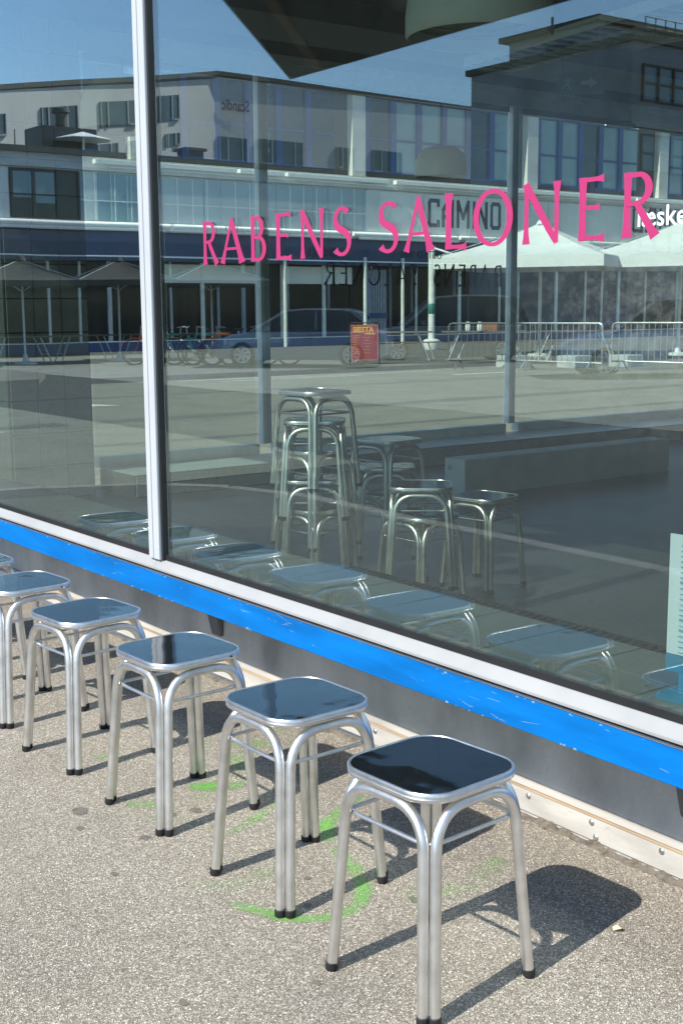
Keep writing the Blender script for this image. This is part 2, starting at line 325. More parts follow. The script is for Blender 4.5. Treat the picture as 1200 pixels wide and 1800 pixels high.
for pts, w, c in [
    ([(-2.34,-.92),(-2.24,-.88),(-2.15,-.83),(-2.10,-.75),(-2.12,-.67),(-2.20,-.6),(-2.33,-.557),(-2.44,-.53)], .034, 1.0),
    ([(-2.40,-.545),(-2.52,-.47),(-2.58,-.36),(-2.66,-.2),(-2.8,-.12)], .04, 1.0),
    ([(-2.62,-.73),(-2.66,-.62),(-2.73,-.49),(-2.85,-.38)], .03, .8),
    ([(-2.98,-.63),(-2.93,-.56),(-2.88,-.49)], .05, 1.05), ([(-2.97,-.84),(-2.93,-.78),(-2.88,-.72)], .05, .8),
    ([(-3.28,-.42),(-3.18,-.31),(-3.1,-.2)], .07, .7), ([(-2.09,-.60),(-2.04,-.48),(-2.04,-.35),(-2.13,-.22)], .06, .62),
    ([(-3.36,-.75),(-3.32,-.69),(-3.29,-.62)], .05, .7), ([(-2.85,-.7),(-3.0,-.45),(-3.15,-.34)], .08, .55),
    ([(-3.0,-.92),(-2.8,-.78),(-2.55,-.66)], .09, .42), ([(-2.75,-.28),(-3.0,-.2),(-3.3,-.13)], .09, .5),
    ([(-2.45,-.96),(-2.36,-.84),(-2.42,-.68)], .08, .5), ([(-2.3,-.16),(-2.6,-.1),(-2.9,-.08)], .07, .45)]:
    stroke('paint_stroke', pts, w, c, M['spray'])
M['stain'] = mat('dark_gum_stain', (.12,.108,.09), .8, var=.2, scale=60)
for x, y, r in [(-2.816,-.695,.018),(-2.833,-.76,.012),(-2.183,-.772,.008),(-2.743,-.891,.014),(-2.294,-.693,.009),(-2.052,-.561,.014),(-3.007,-.95,.022),(-2.0,-1.2,.01),(-1.9,-.95,.009),(-2.6,-1.05,.01),(-1.7,-.55,.012),(-2.9,-1.0,.012)]:
    pl = [(x+r*1.3*math.cos(a)*(.7+.5*random.random()), y+r*math.sin(a)*(.7+.5*random.random()), .0012) for a in [k*math.pi/6 for k in range(12)]]
    MB().add(pl, [tuple(range(12))]).build('gum_stain', M['stain'], pavement)
M['leaf'] = mat('dry_leaf', (.62,.56,.36), .8)
lf = MB().add([(0,-.010,.004),(.014,0,.011),(.010,.012,.006),(-.006,.010,.009),(-.012,0,.004)], [(0,1,2,3,4)]).build('fallen_leaf', M['leaf'])
lf.location = (-1.672,-.303,.0); tag(lf, 'tiny pale dry leaf lying on the pavement right of the nearest stool', 'leaf')

# ================================================================== THE SHOP BUILDING
shop = thing('shop_building', 'corner shop building with large plate glass windows above a bright blue sill band', 'building', (0,0,0))
YG = -.278
box('plinth_wall', M['render'], -8.65, 12, -.004, .2, 0, .366, shop)
MB().box(-8.68, 12, -.010, -.0042, .012, .076).build('base_board', M['board'], shop, bevel=.002)
bb = shop.children[-1]
MB().box(-8.68, 12, -.013, -.0042, .0765, .086).build('bare_wood_strip', M['wood'], shop)
MB().box(-8.68, 12, -.0165, -.0042, .0865, .103).build('board_cap', M['board'], shop)
mbj = MB(); n_ = 420
top = [(-5.4+i*.02, -.011-.012*random.random()-.008*math.sin(i*.7)**2, .002+.012*random.random()**2) for i in range(n_)]
for i in range(n_-1):
    (x0,y0,z0), (x1,y1,z1) = top[i], top[i+1]
    mbj.add([(x0,-.0105,z0+.004),(x1,-.0105,z1+.004),(x1,y1,z1*.6+.001),(x0,y0,z0*.6+.001),(x0,y0-.012,-.001),(x1,y1-.012,-.001)], [(3,2,1,0),(4,5,2,3)])
mbj.build('crumbled_joint', M['joint'], shop, kind='stuff')
for x, z in [(-2.23,.059),(-2.007,.06),(-1.992,.025),(-1.786,.062),(-1.56,.06),(-2.46,.058),(-2.891,.058),(-3.15,.06),(-3.45,.056),(-2.68,.06)]:
    MB().lathe([(0,0),(.008,0),(.0085,-.001),(.006,-.004),(0,-.0045)], 12).xform(Matrix.Translation((x,-.0105,z)) @ Matrix.Rotation(R(-90),4,'X')).build('screw', M['screw'], bb if False else shop, smooth=True)
# overhanging sill band, zinc strip, gasket line, white aluminium frame
MB().box(-8.62, 12, -.262, .2, .3665, .3695).build('sill_soffit', M['bracket'], shop)
MB().box(-8.65, 12, -.286, -.262, .3685, .4535).build('blue_sill_band', M['blue'], shop, bevel=.003)
MB().box(-8.65, 12, -.289, -.255, .454, .4595).build('zinc_strip', M['zinc'], shop)
MB().box(-8.65, 12, -.284, -.255, .46, .4705).build('navy_gasket', M['navy'], shop)
M['scratch'] = mat('pale_scratch', (.17,.29,.44), .7, var=.2, scale=80)
sc_ = MB()
for i in range(46):
    x = random.choice((-1.6,-2.05,-2.3,-2.9,-3.4,-4.1))+random.gauss(0,.16); z = random.choice((random.uniform(.375,.45), random.uniform(.425,.45))); l_ = random.uniform(.004,.03)*random.choice((1,1,3)); w_ = random.uniform(.0003,.0011); k_ = random.uniform(-.25,.25)
    sc_.add([(x,-.2863,z),(x+l_,-.2863,z+l_*k_-w_*.3),(x+l_,-.2863,z+l_*k_+w_*.3),(x+l_*.5,-.2863,z+l_*k_*.5+w_),(x,-.2863,z+w_)],[(0,1,2,3,4)])
for i in range(60):
    x = random.uniform(-6,-1.2); q = random.uniform(.002,.006); z = random.choice((.3695,.4505-q))
    sc_.add([(x,-.2862,z),(x+q*2.2,-.2862,z),(x+q*1.7,-.2862,z+q*.7),(x+q*.7,-.2862,z+q)],[(0,1,2,3)])
sc_.build('paint_scratches', M['scratch'], shop, kind='stuff')
rail_prof = [(-.306,.471),(-.306,.4785),(-.287,.5045),(-.283,.506),(-.262,.506),(-.262,.471)]
def rail(x0, x1):
    MB().loft([[(x0,y,z) for y,z in rail_prof],[(x1,y,z) for y,z in rail_prof]]).build('bottom_rail', M['white'], shop, bevel=.001)
MX0, MX1 = -3.785, -3.712   # mullion
rail(-8.62, -3.75); rail(-3.749, 1.6)
M['mull'] = mat('mullion_paint', (.42,.45,.475), .3, var=.04, scale=4)
MB().box(MX0, MX1, -.302, -.25, .5063, 3.35).build('mullion', M['mull'], shop, bevel=.003)
MB().box(MX0+.034, MX0+.037, -.3035, -.30, .5063, 3.35).build('mullion_groove', M['zinc'], shop)
MB().box(MX1, MX1+.012, -.292, -.262, .5065, 3.35).build('mullion_bead', M['gasket'], shop)
MB().box(MX0-.010, MX0, -.288, -.262, .5065, 3.35).build('mullion_bead', M['gasket'], shop)
MB().box(-8.6, MX0-.0105, -.2835, -.268, .5062, .524).build('glass_bead', M['gasket'], shop)
MB().box(MX1+.0125, 1.55, -.2835, -.268, .5062, .524).build('glass_bead', M['gasket'], shop)
box('window_pane', M['pane'], -8.55, MX0-.002, YG-.003, YG+.006, .510, 3.35, shop, label='left shop window pane')
pane_r = box('window_pane', M['pane'], MX1+.002, 1.55, YG-.003, YG+.006, .510, 3.35, shop, label='right shop window pane with the pink lettering')
box('corner_post', M['white'], -8.65, -8.551, -.3, -.2, .507, 3.35, shop)
box('end_post', M['white'], 1.551, 1.62, -.3, -.25, .507, 3.35, shop)
box('upper_wall', M['white'], -8.65, 12, -.30, -.1, 3.351, 3.59, shop); 
box('roof_slab', M['concrete'], -8.9, 12, -.35, 12, 3.76, 3.95, shop)
box('upper_band', M['render'], -8.65, 12, -.298, -.1, 3.591, 3.759, shop)
box('pier', M['render'], 1.63, 12, -.29, -.05, .376, 3.35, shop)
for x in (-3.82, -1.70):
    MB().loft([[(x-.03,-.005,.17),(x-.03,-.02,.17),(x+.03,-.02,.17),(x+.03,-.005,.17)],[(x-.045,-.005,.366),(x-.045,-.06,.366),(x+.045,-.06,.366),(x+.045,-.005,.366)]]).build('bracket', M['bracket'], shop, bevel=.006)
# corner canopy (flat slab on the facade)
cpoly = [(-9.13,-4.584),(-5.62,-4.46),(-4.35,-.352),(-4.66,-.352)]
MB().prism(cpoly, 3.3, 3.46).build('canopy_slab', M['ceiling'], shop)
M['soffit_line'] = mat('canopy_rib', (.16,.11,.07), .7)
for t in (.12,):
    a, b = Vector(cpoly[0]), Vector(cpoly[3]); d = (b-a).normalized(); n = Vector((d.y,-d.x))*.28
    MB().prism([tuple(a+n+d*.6), tuple(a+n*1.25+d*.6), tuple(b+n*1.25-d*.2), tuple(b+n-d*.2)], 3.27, 3.2998).build('canopy_rib', M['soffit_line'], shop)

# ---- interior
MB().box(-8.65, 4, .2, 10, -.08, 0).build('shop_floor', M['floor'], shop)
MB().box(-8.65, 4, -.09, 10.2, 3.6, 3.758).build('shop_ceiling', M['ceiling'], shop)
box('back_wall', M['inwall'], -8.65, 4.2, 10.01, 10.2, 0, 3.599, shop)
box('end_wall', M['inwall'], 4.01, 4.2, .2, 10, 0, 3.599, shop)
for y in (1.2, 3.6, 6.0, 8.4):
    box('ceiling_beam', M['beam'], -8.4, 4, y, y+.14, 3.46, 3.599, shop)
box('ceiling_duct', M['ceiling'], -7.9, -7.2, .4, 9.8, 3.3, 3.459, shop)
# inner sill of the front window, tiled
box('sill_bed', M['grout'], -8.5, 3.9, -.25, .158, .40, .4855, shop)
box('sill_inner_wall', M['inwall'], -8.5, 3.9, .12, .19, .371, .399, shop)
tile_src = MB().box(.002,.248,.002,.198,.486,.492).build('sill_tile', M['tile'], shop, bevel=.0015)
tile_src.location = (-6.5,-.245,0)
for r_ in range(2):
    for i in range(26):
        if r_ == 0 and i == 0: continue
        t = tile_src.copy(); COL.objects.link(t); t.parent = shop; t.location = (-6.5+.25*i, -.245+.2*r_, random.uniform(-.0006,.0006)); t.rotation_euler = (random.uniform(-.002,.002), random.uniform(-.002,.002), 0)
vent = MB(); 
for i in range(60): vent.box(-3.3+.03*i, -3.3+.03*i+.012, .165, .215, .478, .486)
vent.box(-3.32,-1.48,.16,.1645,.47,.488); vent.box(-3.32,-1.48,.2155,.22,.47,.488)
vent.build('vent_grille', M['gasket'], shop)
# tiled sill along the side window, tiled pillar
SX = -8.65
box('side_sill_bed', M['grout'], -8.62, -8.055, 1.86, 9.9, .0, .163, shop)
side_front = MB().box(0,.012,.002,.226,.004,.154).build('sill_tile', M['tile_dark'], shop); side_front.location = (-8.0545,1.87,.004)
side_top = MB().box(.002,.278,.002,.226,0,.006).build('sill_tile', M['tile_side'], shop); side_top.location = (-8.61,1.87,.1635)
for i in range(35):
    for s_, xs in ((side_front, (-8.0545,)), (side_top, (-8.61,-8.33))):
        for x in xs:
            if i == 0 and x in (-8.0545, -8.61): continue
            t = s_.copy(); COL.objects.link(t); t.parent = shop; t.location = (x, 1.87+.23*i, s_.location.z)
pil = box('tiled_pillar', M['grout'], -8.649, -8.41, 1.085, 1.715, 0.001, 3.45, shop)
ptile = MB().box(0,.012,.005,.201,.005,.234).build('wall_tile', M['tile_dark'], pil); ptile.location = (-8.4098,1.09,.003)
ptile2 = MB().box(.002,.235,0,.010,.002,.236).build('wall_tile', M['tile'], pil); ptile2.location = (-8.647,1.0748,.003)
for r_ in range(14):
    for i in range(3):
        if r_ or i:
            t = ptile.copy(); COL.objects.link(t); t.parent = pil; t.location = (-8.4098+random.uniform(-.001,.001), 1.09+.206*i, .003+.24*r_)
    if r_:
        t = ptile2.copy(); COL.objects.link(t); t.parent = pil; t.location = (-8.647, 1.0748, .003+.24*r_)
# side window: frames and panes
def sframe(name, y0, y1, z0, z1, mt=M['frame2'], x0=-8.70, x1=-8.60): box(name, mt, x0, x1, y0, y1, z0, z1, shop)
ys = [1.85, 3.305, 3.475, 6.14, 6.31, 8.98, 9.15, 9.95]
for y0, y1, k in ((3.305,3.475,0),(6.14,6.31,1),(8.98,9.15,1)):
    sframe('side_mullion', y0+.08, y1-.035, .25, 3.2, M['frame2'], -8.67, -8.62)
    sframe('mullion_edge', y0+.045, y0+.079, .25, 3.2, M['frame2w'], -8.68, -8.61)
sframe('lintel', -.1, 10, 3.3, 3.36, M['frame2w'], -8.68, -8.55)
sframe('lintel_board', -.1, 10, 3.2005, 3.2995, M['frame2'], -8.69, -8.58)
sframe('lintel_wall', -.1, 10, 3.3605, 3.599, M['inwall'], -8.75, -8.62)
for y0, y1 in ((1.85,3.304),(3.476,6.139),(6.311,8.979),(9.151,9.95)):
    sframe('bottom_frame', y0, y1, .17, .25, M['frame2w'])
    sframe('top_frame', y0+.001, y1-.001, 3.15, 3.2, M['gasket'], -8.69, -8.61)
    box('side_pane', M['pane2'], -8.66, -8.645, y0, y1, .251, 3.149, shop)
side_pane = shop.children[-3]
box('side_wall', M['render'], -8.73, -8.5, .0, 1.244, .001, .5, shop)
box('side_pane', M['pane2'], -8.66, -8.645, -.05, 1.24, .501, 3.199, shop)
# low concrete plinth on the shop floor
box('floor_plinth', mat('light_plinth', (.55,.58,.57), .7, var=.08), -6.80, -6.58, 3.75, 6.05, 0, .27, shop, bevel=.006)
MB().lathe([(0,0),(.022,0),(.022,.004),(0,.004)],14).xform(Matrix.Translation((-6.74,3.7495,.2))@Matrix.Rotation(R(90),4,'X')).build('plinth_socket', M['beam'], shop)

# ---- things inside
def lamp(x, y, z, r, h, label, L_=2):
    t = thing('pendant_lamp', label, 'lamp', (x,y,z), 0, 'pendant lamps hanging in the shop')
    pr = [(r*.97,0),(r,.012),(r,h*.28),(r*.97,h*.5),(r*.86,h*.75),(r*.6,h*.93),(r*.25,h),(.02,h*1.02)]
    inner = [(q-.008,z_-.004) for q,z_ in pr[::-1] if q > .1]
    MB().lathe(pr[::-1]+[(r*.96,.003)]+[(r*.95,h*.28),(r*.82,h*.72),(r*.5,h*.9),(0,h*.95)], 40).build('lamp_shade', M['lamp'], t, smooth=True)
    MB().tube([(0,0,h),(0,0,3.6-z)], .004, 6).build('cable', M['wire'], t)
    MB().lathe([(0,h*.4),(.05,h*.42),(.06,h*.55),(.04,h*.8),(0,h*.85)],16).build('bulb', M['white_vinyl'], t, smooth=True)
    for k in range(3):
        rr = r*(.9-.12*k); MB().tube([(rr*math.cos(a),rr*math.sin(a),h*.18+.02*k) for a in [i*math.pi/12 for i in range(24)]], .007, 6, True).build('baffle_ring', M['beam'], t)
lamp(-3.75,1.20,2.40,.29,.30,'large pale pendant lamp cut off by the top of the photo')
lamp(-6.35,3.3,2.21,.175,.2,'small glassy dome lamp hanging low between the last letters of the pink sign')
lamp(-7.2,1.43,2.46,.27,.33,'wide dome lamp faintly visible in the left window pane')
t = thing('exit_sign', 'small dark hanging sign with a running figure and an arrow above the pink letters', 'sign', (-5.0,3.15,2.6), R(38))
box('sign_plate', mat('exit_green', (.035,.07,.06), .5), -.13,.13,-.01,.01,-.06,.06, t)
M['exit_white'] = mat('exit_white', (.3,.36,.34), .5)
MB().tube([(-.1,-.0115,-.03),(-.075,-.0115,0),(-.07,-.0115,.03)], .006, 6).tube([(-.075,-.0115,0),(-.05,-.0115,-.035)], .006, 6).tube([(-.09,-.0115,.018),(-.045,-.0115,.012)], .005, 6).lathe([(0,-.01),(.01,0),(0,.01)],8,-.066,-.0115).build('running_figure', M['exit_white'], t)
MB().add([(0,-.0112,.012),(.05,-.0112,.012),(.05,-.0112,.03),(.09,-.0112,0),(.05,-.0112,-.03),(.05,-.0112,-.012),(0,-.0112,-.012)],[(6,5,4,3,2,1,0)]).build('arrow', M['exit_white'], t)
MB().tube([(-.1,0,.06),(-.1,0,1.0)],.003,5).tube([(.1,0,.06),(.1,0,1.0)],.003,5).build('hanger', M['wire'], t)
t = thing('cable_tray', 'perforated pale metal tray hanging under the shop ceiling at upper right', 'tray', (-4.2,2.4,2.62), R(-8))
mbt = MB().box(-.9,.9,-.16,-.155,0,.05).box(-.9,.9,.155,.16,0,.05)
for i in range(19): mbt.box(-.9+.098*i,-.9+.098*i+.035,-.155,.155,0,.004)
mbt.build('tray_body', M['beam'], t)
for x in (-.7,.7): MB().tube([(x,0,.0),(x,0,.98)],.005,6).build('hanger_rod', M['wire'], t)

# window poster at the right edge
t = thing('window_poster', 'pale blue notice in an upright holder behind the glass at the right edge', 'poster', (-1.475,-.10,.492), R(4))
M['poster'] = mat('poster_paper', (.46,.53,.62), .5, var=.03); M['poster_blue'] = mat('poster_blue', (.02,.16,.30), .4); M['poster_ink'] = mat('poster_ink', (.10,.28,.42), .5)
box('poster_sheet', M['poster'], -.235,.235,-.002,.002,.10,.37, t)
box('holder_base', M['poster_blue'], -.24,.24,-.03,.03,.0,.012, t); box('blue_strip', M['poster_blue'], -.235,.235,-.004,.004,.06,.099, t)
box('holder_stem', M['poster_blue'], -.2,.2,-.003,.003,.0125,.0595, t)
mbi = MB()
for i in range(22):
    z = .345-.012*i; n_ = random.choice((1,2,3)); x = -.205
    for k in range(n_):
        w_ = random.uniform(.05,.11); mbi.box(x,x+w_,-.0032,-.0022,z,z+random.choice((.002,.003,.006))); x += w_+.02
mbi.build('print', M['poster_ink'], t)

# ================================================================== LETTERING
def poly_stroke(a, b, wa, wm, wb, n=8):
    a, b = Vector(a), Vector(b); d = (b-a); nn = Vector((-d.y, d.x)).normalized(); L_, R_ = [], []
    for i in range(n+1):
        t = i/n; e = abs(2*t-1)**3.2; w = wm + ((wa if t < .5 else wb)-wm)*e
        p = a+d*t; L_.append(p+nn*w/2); R_.append(p-nn*w/2)
    return [[tuple(L_[i]),tuple(R_[i]),tuple(R_[i+1]),tuple(L_[i+1])] for i in range(n)]
def arc_stroke(pts, ws):
    P = [Vector(p) for p in pts]; q = []
    for i, p in enumerate(P):
        tn = (P[min(i+1,len(P)-1)]-P[max(i-1,0)]).normalized(); nn = Vector((-tn.y,tn.x)); q.append((p+nn*ws[i]/2, p-nn*ws[i]/2))
    return [[tuple(q[i][0]),tuple(q[i][1]),tuple(q[i+1][1]),tuple(q[i+1][0])] for i in range(len(P)-1)]
def ell(cx, cy, rx, ry, a0, a1, thick, thin, n=18):
    pts, ws = [], []
    for i in range(n+1):
        a = R(a0+(a1-a0)*i/n); pts.append((cx+rx*math.cos(a), cy+ry*math.sin(a))); ws.append(thin+(thick-thin)*abs(math.cos(a))**1.5)
    return arc_stroke(pts, ws)
TK, TN, FL = .125, .07, .19
def glyph(c):
    """(width, list of strokes, each a list of quads), cap height 1; flared terminals"""
    s = []
    if c == 'R':
        s += [poly_stroke((.1,0),(.1,1),FL,TK*.95,FL*.8)]; s += [poly_stroke((.06,.955),(.3,.955),.09,.075,.08,3)]
        s += [ell(.28,.745,.19,.215,92,-88,TK,TN)]; s += [poly_stroke((.08,.51),(.3,.53),.07,.065,.07,3)]
        s += [poly_stroke((.26,.53),(.6,.0),.08,TK,.19)]; w = .66
    elif c == 'A':
        s += [poly_stroke((.06,0),(.36,1.0),.15,TN*1.1,.07), poly_stroke((.34,1.02),(.66,0),.08,TK,.2), poly_stroke((.17,.33),(.52,.33),.06,.06,.06,3)]; w = .74
    elif c == 'B':
        s += [poly_stroke((.1,0),(.1,1),.15,TK*.95,.15), poly_stroke((.06,.955),(.26,.955),.08,.075,.08,3), poly_stroke((.06,.04),(.3,.04),.08,.075,.08,3), poly_stroke((.1,.53),(.3,.53),.06,.06,.06,3)]
        s += [ell(.25,.745,.165,.215,90,-90,TK,TN), ell(.28,.285,.21,.25,90,-90,TK,TN)]; w = .55
    elif c == 'E':
        s += [poly_stroke((.1,0),(.1,1),.15,TK*.95,.15), poly_stroke((.08,.955),(.47,.965),.07,.07,.13,5), poly_stroke((.1,.52),(.4,.52),.06,.06,.12,5), poly_stroke((.08,.045),(.5,.035),.07,.07,.15,5)]; w = .54
    elif c == 'N':
        s += [poly_stroke((.09,0),(.09,1),.15,TN*1.15,.12), poly_stroke((.07,1.0),(.66,.0),.13,TK,.08), poly_stroke((.66,.0),(.66,1),.07,TN*1.15,.15)]; w = .75
    elif c == 'S':
        pts = []; ws = []
        for i in range(25):
            t = i/24
            # spine of an S from upper right to lower left
            if t < .5: a = R(35+ (t/.5)*215); pts.append((.25+.165*math.cos(a), .745+.21*math.sin(a)))
            else: a = R(70-((t-.5)/.5)*215); pts.append((.24+.19*math.cos(a), .27+.235*math.sin(a)))
            ws.append(.075+.07*math.exp(-((t-.5)/.17)**2)+.07*max(0,(abs(2*t-1)-.86)/.14))
        s += [arc_stroke(pts, ws)]; w = .48
    elif c == 'L':
        s += [poly_stroke((.1,0),(.1,1),.15,TK*.95,FL), poly_stroke((.08,.045),(.48,.035),.07,.07,.15,5)]; w = .5
    elif c == 'O':
        s += [ell(.42,.5,.355,.46,0,360,TK,TN,40)]; w = .84
    return w, s
def letter(c, x0, x1, z0, h, y, mt, parent, out=-1, name='letter'):
    """place glyph c between x0 and x1 on a pane at y; out = side it faces"""
    w, strokes = glyph(c); sx = (x1-x0)/w; mb = MB()
    for k, st_ in enumerate(strokes):
        yy = y + out*.00025*k
        for q in st_:
            mb.add([(x0+px*sx, yy, z0+pz*h) for px, pz in q], [(0,1,2,3)])
    return mb.build(name, mt, parent)
words = [('R',-3.398,-3.305),('A',-3.294,-3.157),('B',-3.128,-3.042),('E',-2.997,-2.908),('N',-2.875,-2.757),('S',-2.724,-2.640),
         ('S',-2.530,-2.446),('A',-2.424,-2.311),('L',-2.275,-2.193),('O',-2.174,-2.043),('N',-2.016,-1.896),('E',-1.852,-1.769),('R',-1.731,-1.634)]
for c, a, b in words: letter(c, a, b, 1.492, .130, YG-.0075, M['pink'], pane_r)
# the same sign in dark letters on the side window, seen from behind: laid out along -y as read from the side street
mirr = bpy.data.objects.new('side_lettering', None)
y = 6.12
for i, c in enumerate('RABENS SALONER'):
    if c == ' ': y -= .16; continue
    w, strokes = glyph(c); h = .2; sx = h*.92; mb = MB()
    for k, st_ in enumerate(strokes):
        for q in st_: mb.add([(-8.6635-.00025*k, y-px*sx, 1.555+pz*h) for px, pz in q], [(0,1,2,3)])
    mb.build('letter', M['dark_vinyl'], side_pane); y -= w*sx + .035
_tmp = bpy.data.curves.new('t', 'FONT')
def text(s, size, Mx, name, mt, parent, bold=0, shear=0, extrude=0, xs=1):
    """flat lettering from the built-in font, turned into a mesh"""
    cu = bpy.data.curves.new('t', 'FONT'); cu.body = s; cu.size = size; cu.offset = bold; cu.extrude = extrude; cu.resolution_u = 3
    o = bpy.data.objects.new('t', cu); COL.objects.link(o)
    dg = bpy.context.evaluated_depsgraph_get(); me = bpy.data.meshes.new_from_object(o.evaluated_get(dg)); bpy.data.objects.remove(o)
    me.transform(Matrix.Diagonal((xs,1,1,1))); me.transform(Mx); me.materials.clear(); me.materials.append(mt); me.name = name
    q = bpy.data.objects.new(name, me); COL.objects.link(q); q.parent = parent; return q
UPX = Matrix.Rotation(R(90),4,'X')                                   # text upright, facing -y
text('læske', .056, Matrix.Translation((-1.692,YG-.0068,1.5135)) @ UPX, 'small_lettering', M['white_vinyl'], pane_r, bold=.0004)
# facing -x (read from the side street)
FMX = Matrix.Rotation(R(-90),4,'Z') @ UPX
text('USTED VIN', .1, Matrix.Translation((-8.6625,5.36,1.80)) @ FMX, 'small_lettering', M['dark_vinyl'], side_pane)
for k in range(3):
    yy = 4.13-.11*k
    for r_ in (.042,.026):
        MB().tube([(-8.663,yy+r_*math.cos(a),1.83+r_*math.sin(a)) for a in [i*math.pi/10 for i in range(20)]], .004, 5, True).build('round_mark', M['dark_vinyl'], side_pane)

# ================================================================== STOOLS
def rsq(s, rc, z, n=6):
    out = []
    for k, (sx, sy) in enumerate(((1,1),(-1,1),(-1,-1),(1,-1))):
        for i in range(n+1):
            a = R(90*k+90*i/n); out.append((sx*(s-rc)+rc*math.cos(a), sy*(s-rc)+rc*math.sin(a), z))
    return out
SH, HF, HT = .143, .1435, .117
def make_stool(label, group):
    t = thing('bar_stool', label, 'stool', (0,0,0), 0, group)
    s, rc = .1395, .071
    loops = [rsq(s-.012,rc-.012,.4305), rsq(s-.0015,rc-.001,.431), rsq(s,rc,.4325), rsq(s+.0006,rc,.4385), rsq(s-.0006,rc,.44), rsq(s-.0006,rc,.441), rsq(s+.0006,rc,.4425), rsq(s+.0003,rc,.4485), rsq(s-.0008,rc-.0005,.4503), rsq(s-.005,rc-.005,.4506), rsq(s-.0058,rc-.0058,.4496), rsq(s-.006,rc-.006,.447)]
    MB().loft(loops, True, False).build('seat_rim', M['alu_rim'], t, smooth=True)
    MB().loft([rsq(s-.0062,rc-.0062,.434), rsq(s-.0062,rc-.0062,.4492)]).build('seat_panel', M['laminate'], t)
    d = .0083
    for k in range(4):
        Mk = Matrix.Rotation(R(90*k),4,'Z'); q = []
        def leg(z): return HF + (HT-HF)*z/.405
        side = []
        for z in (.016,.12,.24,.33): l = leg(z); side.append(Vector((-l+d, -l-d, z)))
        p0 = side[-1]; lt = leg(.413); p1 = Vector((-lt+d, -lt-d, .413)); p2 = Vector((-lt+.085, -lt-d, .4145))
        for i in range(1,9):
            u = i/8; side.append(p0*(1-u)**2 + p1*2*u*(1-u) + p2*u*u)
        other = [Vector((-v.x, v.y, v.z)) for v in side[::-1]]
        a = MB().tube(side+other, .0114, 12).xform(Mk).build('leg_arch', M['alu'], t, smooth=True)
        for sx in (1,-1):
            l = leg(.0); c0 = Vector(((-l+d)*sx, -l-d, 0))
            MB().lathe([(0,0),(.0105,0),(.0128,.003),(.0128,.018),(.0116,.019),(0,.019)],12,c0.x,c0.y).xform(Mk).build('rubber_foot', M['rubber'], a, smooth=True)
    lr = HF+(HT-HF)*.35/.405 - .0005
    MB().tube(rsq(lr,.03,.347,6), .0046, 8, True).build('foot_ring', M['alu_rim'], t, smooth=True)
    for x in (-.03, .05):
        MB().lathe([(0,0),(.0032,0),(.0028,.0015),(0,.002)],8).xform(Matrix.Translation((x+.03,-s-.0003,.4405)) @ Matrix.Rotation(R(90),4,'X')).build('rivet', M['rubber'] if x > 0 else M['alu_rim'], t)
    return t
OG = 'aluminium stools set in a row on the pavement'
s0 = make_stool('nearest and largest aluminium stool, its whole seat shadow clear on the pavement', OG)
outside = [(-1.798,-.735,3.5,None),
 (-2.3161,-.7029,1.4,'second nearest aluminium stool, its glossy seat just left of the nearest one'),
 (-2.8745,-.7054,2.3,'third aluminium stool from the front, below the bracket under the blue band'),
 (-3.4257,-.7136,5.3,'fourth aluminium stool from the front, standing below the window mullion'),
 (-3.9419,-.7082,3.6,'fifth aluminium stool from the front, its left half cut by the photo edge'),
 (-4.42,-.712,2,'aluminium stool of which only a seat corner and one foot show at the left edge'),
 (-4.93,-.705,3,'farthest pavement stool, seen only as a reflection left of the mullion')]
for i, (x, y, a, lb) in enumerate(outside):
    if i == 0: s0.location = (x,y,0); s0.rotation_euler = (0,0,R(a+180))
    else: dup(s0, (x,y,0), R(a+180 if i % 2 else a+90), lb)
IG = 'stools stored inside the shop window'
def inner(x, y, z, a, lb): return dup(s0, (x,y,z), R(a), lb, IG)
inner(-4.38,1.85,0,10,'single stool standing alone on the shop floor right of the stacks')
# stack of four with the top one turned, stack of two, stack of two
for k, (lb, a) in enumerate([('lowest stool of the tall stack inside the shop, its feet on the floor',8),('second stool from the bottom of the tall stack inside the shop',52),
        ('middle stool of the tall stack inside the shop',5),('second stool from the top of the tall stack inside the shop',50),('top stool of the tall stack inside the shop, bright sky on its seat',6)]):
    inner(-4.62-.01*k, 1.01+.008*k, .134*k, a, lb)
for k, (lb, a) in enumerate([('bottom stool of the stack of three behind the tall stack',6),('middle stool of the stack of three behind the tall stack',52),('top stool of the stack of three behind the tall stack',47+50)]):
    inner(-4.77, 1.55+.006*k, .134*k, a, lb)
inner(-4.16,1.26,0,5,'lower stool of the stacked pair left of the single stool')
inner(-4.15,1.25,.134,50,'upper stool of the stacked pair left of the single stool')

# ================================================================== ACROSS THE SIDE STREET: the long market building
M['mwall'] = mat('market_white_wall', (.62,.62,.60), .75, var=.08, scale=1.5, bump=.1)
M['mpanel'] = mat('market_sign_panel', (.78,.80,.77), .6, var=.05, scale=1)
M['mroof'] = mat('market_roof_edge', (.10,.098,.085), .8)
M['mfascia'] = mat('market_navy_fascia', (.03,.05,.11), .5)
M['mblue'] = mat('market_blue_frame', (.02,.06,.22), .45)
M['mglass'] = mat('market_shop_glass', (.008,.012,.014), .06, var=.2, scale=.4, spec=.12)
M['mpale'] = mat('market_blind_window', (.20,.31,.36), .15, var=.15, scale=.5)
M['mdark'] = mat('market_dark_window', (.012,.016,.02), .08, var=.3, scale=.5)
M['cass'] = mat('awning_cassette', (.9,.9,.87), .5, var=.05)
M['mframe'] = mat('market_dark_frame', (.03,.03,.032), .5)
M['post'] = mat('white_post', (.66,.69,.66), .5, var=.1)
M['letter_black'] = mat('sign_letter_black', (.025,.03,.035), .5)
X = -38
mk = thing('market_building', 'long white market building with pale sign panels and blue upper windows across the street', 'building', (0,0,0))
box('ground_wall', M['mroof'], X-9, X-.6, -34, 62, -.1, 4.0, mk)
